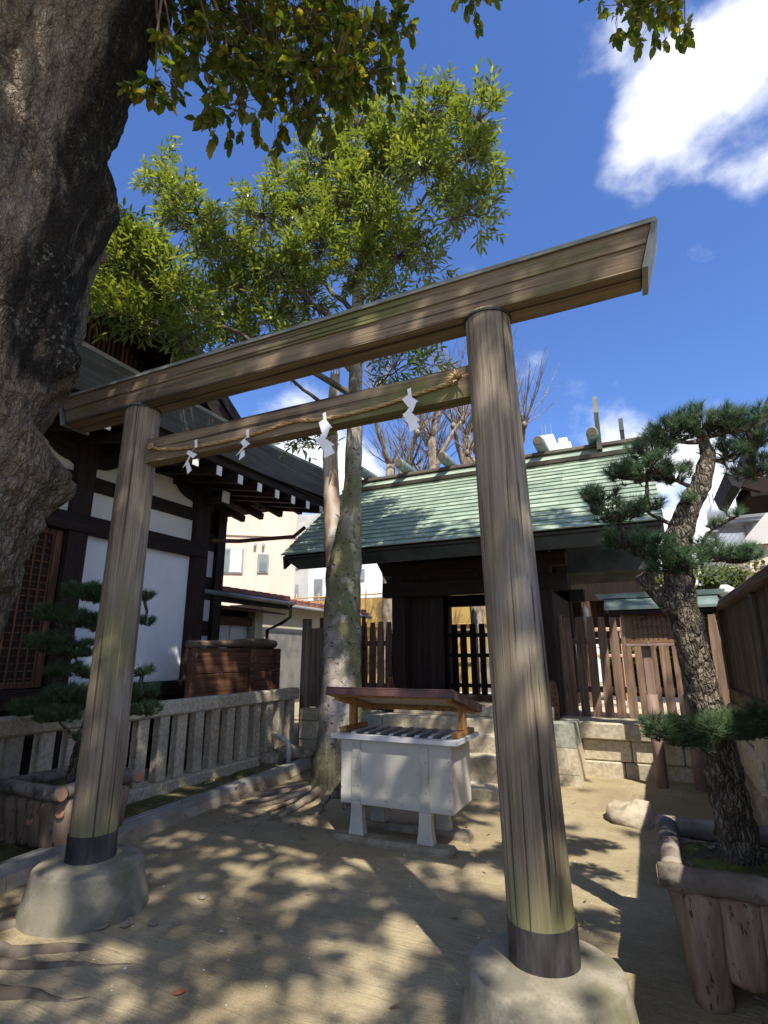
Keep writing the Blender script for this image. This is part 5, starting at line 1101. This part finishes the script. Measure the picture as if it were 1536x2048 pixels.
# ------------------------------------------------------------------ background
def window(par, x, y, z, wd, h, two=True):
    wdw = CB(x-wd/2-.05, x+wd/2+.05, y-.05, y+.02, z-h/2-.05, z+h/2+.05, c=.01).build('window', M['frame'], par)
    if two:
        for s in (-1, 1): CB(x+s*wd/4-wd/4+.02, x+s*wd/4+wd/4-.02, y-.07, y-.052, z-h/2, z+h/2, c=.004).build('pane', M['glass'] if s < 0 else M['shoji'], wdw)
    else: CB(x-wd/2+.02, x+wd/2-.02, y-.07, y-.052, z-h/2, z+h/2, c=.004).build('pane', M['glass'], wdw)
PB = thing('pink_building', 'pale pink sided building beyond the annex roof', 'building', (-12.45, 18, 0), rad(36.87))
CB(-13, 0, 0, 7, 0, 7.35, c=.03).build('wall', M['pinkwall'], PB)
for k in range(26): CB(-.5-k*.5, -.475-k*.5, -.012, .0, 0, 7.2, c=.002).build('siding_seam', M['pinkwall'], PB)
window(PB, -2.57, -.013, 5.02, .95, .90); window(PB, -1.28, -.013, 4.95, .34, .66, False)
CB(-13, .05, -.06, -.014, 6.05, 6.12, c=.005).build('band', M['pinkwall'], PB)
for x in (-1.62, -1.30): MB().tube([(x, -.01, 5.72), (x, -.10, 5.72), (x, -.12, 5.62)], .055, 8).build('vent_hood', M['frame'], PB)
WH = thing('white_house', 'white cube house with a wide window behind the yellow screens', 'building', (0, 0, 0))
CB(-17.1, -13.0, 26, 32, 0, 6.75, c=.03).build('wall', M['whitewall'], WH); window(WH, -16.1, 25.99, 5.0, 1.0, 1.0); window(WH, -13.7, 25.99, 5.6, .42, .55, False)
for i in range(12): CB(-17.0+i*.35, -16.97+i*.35, 26.1, 26.13, 6.75, 7.4, c=.004).build('railing_bar', M['greymetal'], WH)
CB(-17.05, -13.0, 26.08, 26.14, 7.4, 7.45, c=.004).build('railing', M['greymetal'], WH)
GH = thing('grey_house', 'tall grey apartment block behind the white cube house', 'building', (0, 0, 0))
CB(-24.5, -14, 33, 40, 0, 11.5, c=.03).build('wall', M['greywall'], GH)
for x in (-22.9, -20.6, -18.4):
    for z in (5.9, 7.9, 9.6): window(GH, x, 32.99, z, .7, .8, False)
CB(-12.9, -9.5, 28, 34, 0, 7.6, c=.03).build('side_wing', M['greywall'], GH)
for z in (5.0, 6.4): window(GH, -12.2, 27.99, z, .5, .7, False)
BH = thing('bamboo_screen_fence', 'yellow bamboo screen fence on a pole frame behind the shrine gate', 'fence', (0, 0, 0))
for i in range(9): CB(-11.0+i*.92, -11.0+i*.92+.89, 16.0, 16.03, .3, 3.42 if i > 4 else 3.25, c=.006).build('screen_panel', M['bamboo'], BH)
for i in range(10): MB().tube([(-11.02+i*.92, 16.06, 0), (-11.02+i*.92, 16.06, 3.5)], .03, 8).build('pole', M['palepost'], BH)
for z in (1.2, 2.3, 3.35): MB().tube([(-11.1, 15.96, z), (-2.7, 15.96, z+.02)], .022, 8).build('rail_pole', M['bamboo'], BH)
MB().tube([(-7.4, 15.9, 2.3), (-6.2, 15.9, 3.4)], .012, 6).build('stay', M['twig'], BH)
SL = CB(-6.9, -5.2, 14.2, 14.24, 2.05, 2.45, c=.01).build('loose_board', M['greywall']); SL.rotation_euler = (0, rad(6), 0); SL.location = (0, 0, -.62)
tag(SL, 'weathered grey board leaning up behind the slat fence by the twin tree', 'board'); 
MB().tube([(-6.8, 14.27, .0), (-6.8, 14.27, 3.3)], .03, 6).build('prop', M['greymetal'], SL); MB().tube([(-5.3, 14.27, .0), (-5.3, 14.27, 3.0)], .03, 6).build('prop', M['greymetal'], SL)
# tower top over the ridge
TW = thing('rooftop_tower', 'far white tower block with rooftop masts above the copper ridge', 'building', (0, 0, 0))
CB(-6.6, -3.95, 45, 50, 0, 18.6, c=.03).build('block', M['whitewall'], TW); CB(-6.4, -5.3, 45.2, 48, 18.6, 19.6, c=.03).build('plant_room', M['whitewall'], TW); CB(-4.9, -4.2, 45.2, 48, 18.6, 19.1, c=.03).build('plant_room', M['whitewall'], TW)
for x in (-6.2, -5.9, -5.45): MB().tube([(x, 45.3, 19.5), (x, 45.3, 20.6)], .03, 5).build('mast', M['greymetal'], TW)
# right hand white building with curved stair balconies
RB = thing('white_siding_building', 'tall white lap-sided building beyond the capped board fence', 'building', (0, 0, 0))
CB(4.05, 11, 24, 34, 0, 8.2, c=.03).build('wall', M['siding'], RB)
MB().tube([(3.98, 23.95, 0), (3.98, 23.95, 8.2)], .09, 8).build('corner_pipe', M['greymetal'], RB)
def curved(par, cx, cy, r, z0, z1, mat):
    mb = MB(); V = []; n = 18
    for i in range(n+1):
        a = rad(150+i*150/n)
        for (q, z) in ((r, z0), (r, z1), (r-.06, z1), (r-.06, z0)): V.append((cx+math.cos(a)*q, cy+math.sin(a)*q, z))
    F = [(0, 1, 2, 3), (n*4+3, n*4+2, n*4+1, n*4)]
    for i in range(n):
        for k in range(4): F.append((i*4+k, (i+1)*4+k, (i+1)*4+(k+1) % 4, i*4+(k+1) % 4))
    mb.add(V, F); mb.build('balcony_panel', M[mat], par, True)
ST = thing('curved_staircase', 'curved outside staircase with pale panel balconies on the lap-sided building', 'staircase', (0, 0, 0))
for z in (4.6, 6.3): 
    curved(ST, 4.0, 24.6, 1.25, z, z+.75, 'whitewall'); MB().lathe([(1.2, z-.12), (1.2, z)], 4.0, 24.6, 24).build('landing', M['greymetal'], ST)
CB(2.55, 3.0, 23.9, 25.2, 5.95, 6.02, c=.01).build('canopy', M['greymetal'], ST)
MB().tube([(4.0, 24.6, 0), (4.0, 24.6, 7.6)], .1, 10).build('centre_pole', M['greymetal'], ST)
for k in range(9): MB().tube([(2.85+k*.12, 24.0-k*.07, 7.05), (2.85+k*.12, 24.0-k*.07, 7.5)], .02, 5).build('railing_bar', M['greymetal'], ST)
LW = thing('low_white_building', 'low white flat-roofed building behind the hedge', 'building', (0, 0, 0))
CB(.9, 3.9, 26.5, 32, 0, 5.25, c=.03).build('wall', M['whitewall'], LW); CB(.8, 1.8, 27.0, 30, 5.25, 5.6, c=.02).build('roof_room', M['whitewall'], LW)
for i in range(4): window(LW, 1.3+i*.7, 26.49, 4.7, .4, .5, False)
LW2 = thing('white_shed', 'white building seen under the end of the copper eave', 'building', (0, 0, 0))
CB(-2.5, .75, 30, 36, 0, 7.4, c=.03).build('wall', M['whitewall'], LW2); window(LW2, .1, 29.99, 6.6, .5, .6, False)
PK = thing('peach_house', 'peach-walled house with sloped roof beside the curved staircase', 'building', (0, 0, 0))
CB(3.15, 9, 20, 23, 0, 4.7, c=.02).build('wall', M['pinkwall'], PK)
MB().hexa([(2.95, 19.8, 4.7), (9, 19.8, 4.7), (9, 23.1, 4.7), (2.95, 23.1, 4.7), (4.2, 20.2, 6.1), (9, 20.2, 6.1), (9, 22.9, 6.1), (4.2, 22.9, 6.1)]).build('roof', M['greywall'], PK)
MB().tube([(3.4, 19.9, 4.0), (4.0, 19.9, 4.0), (4.05, 19.9, 3.6), (4.6, 19.9, 3.6)], .05, 6).build('drain', M['maroon'], PK)
# hedge
HG = thing('hedge', 'clipped sunlit green hedge behind the signboard', 'hedge', (0, 0, 0))
hm = MB(); hb_ = MB(); hb_.box(-.9, 6.0, 14.6, 15.2, .0, 3.0); hb_.build('hedge_core', M['darkwood_z'], HG)
for k in range(8500):
    x = U(-1.0, 4.2); z = U(1.2, 3.42+.12*noise.noise((x*1.5, 0, 0))); y = 14.2+.25*noise.noise((x*2, z*2, 0))+U(-.12, .1)
    if z > 3.1: y = U(14.1, 15.2)
    d = (rdir()+Vector((.2, -.8, .3))).normalized(); leaf(hm, Vector((x, y, z)), d, Vector((U(-1, 1), -.5, 1)), U(.11, .19), U(.06, .10), .1)
hm.build('hedge_leaves', M['hedge'], HG)
for i, (x, z) in enumerate(((.98, 3.05), (1.62, 2.85))):
    o = thing('stone_lantern_post', ['taller', 'shorter'][i]+' pale post with rounded cap in front of the hedge', 'post', (x, 13.4, 0))
    MB().lathe([(.11, 0), (.10, z-.5), (.07, z-.42), (.10, z-.30), (.07, z-.24)], 0, 0, 12).build('shaft', M['whitepaint'], o, True)
    MB().lathe([(.09, z-.235), (.15, z-.18), (.15, z-.08), (.05, z)], 0, 0, 12, .05, 8).build('cap', M['whitepaint'], o, True)
# small shrine roof poking in past the right fence
SR = thing('side_shrine', 'dark timber side shrine whose roof corner overhangs beyond the capped board fence', 'building', (0, 0, 0))
prof = [(1.32, 4.05), (1.42, 3.99), (1.62, 4.30), (1.80, 4.72), (2.05, 5.2), (2.6, 6.0), (3.3, 6.7), (4.0, 7.0)]
mb = MB(); V = []
full = prof+[(8.0-x, z) for x, z in prof[::-1][1:]]; nf = len(full)
for y in (9.0, 10.6):
    for (x, z) in full: V.append((x, y, z))
    for (x, z) in full[::-1]: V.append((x+(.06 if x < 4 else -.06), y, z-.20))
N2 = 2*nf; F = [tuple(range(N2)), tuple(range(N2, 2*N2))[::-1]]+[(i, N2+i, N2+(i+1) % N2, (i+1) % N2) for i in range(N2)]
mb.add(V, F); mb.build('roof', M['blackroof'], SR)
for s, x0 in ((1, 1.42), (-1, 6.58)):
    MB().hexa([(x0, 9.04, 3.86), (x0+s*.3, 9.04, 3.72), (x0+s*.3, 9.16, 3.72), (x0, 9.16, 3.86), (x0, 9.04, 4.0), (x0+s*.3, 9.04, 4.15), (x0+s*.3, 9.16, 4.15), (x0, 9.16, 4.0)]).build('barge_tip', M['darkwood_x'], SR)
CB(1.62, 6.38, 9.3, 10.5, 3.70, 4.0, c=.02).build('eave_beam', M['darkwood_x'], SR)
CB(2.2, 5.8, 9.8, 10.5, 0, 4.2, c=.02).build('wall', M['darkwood_z'], SR)
MB().prism([(2.2, 4.2), (5.8, 4.2), (4.0, 6.6)], 'y', 9.6, 9.7).build('gable', M['darkwood_x'], SR)
for x in (2.0, 3.2, 4.7, 5.9): CB(x-.08, x+.08, 9.5, 9.66, 0, 4.0, c=.01).build('column', M['darkwood_z'], SR)
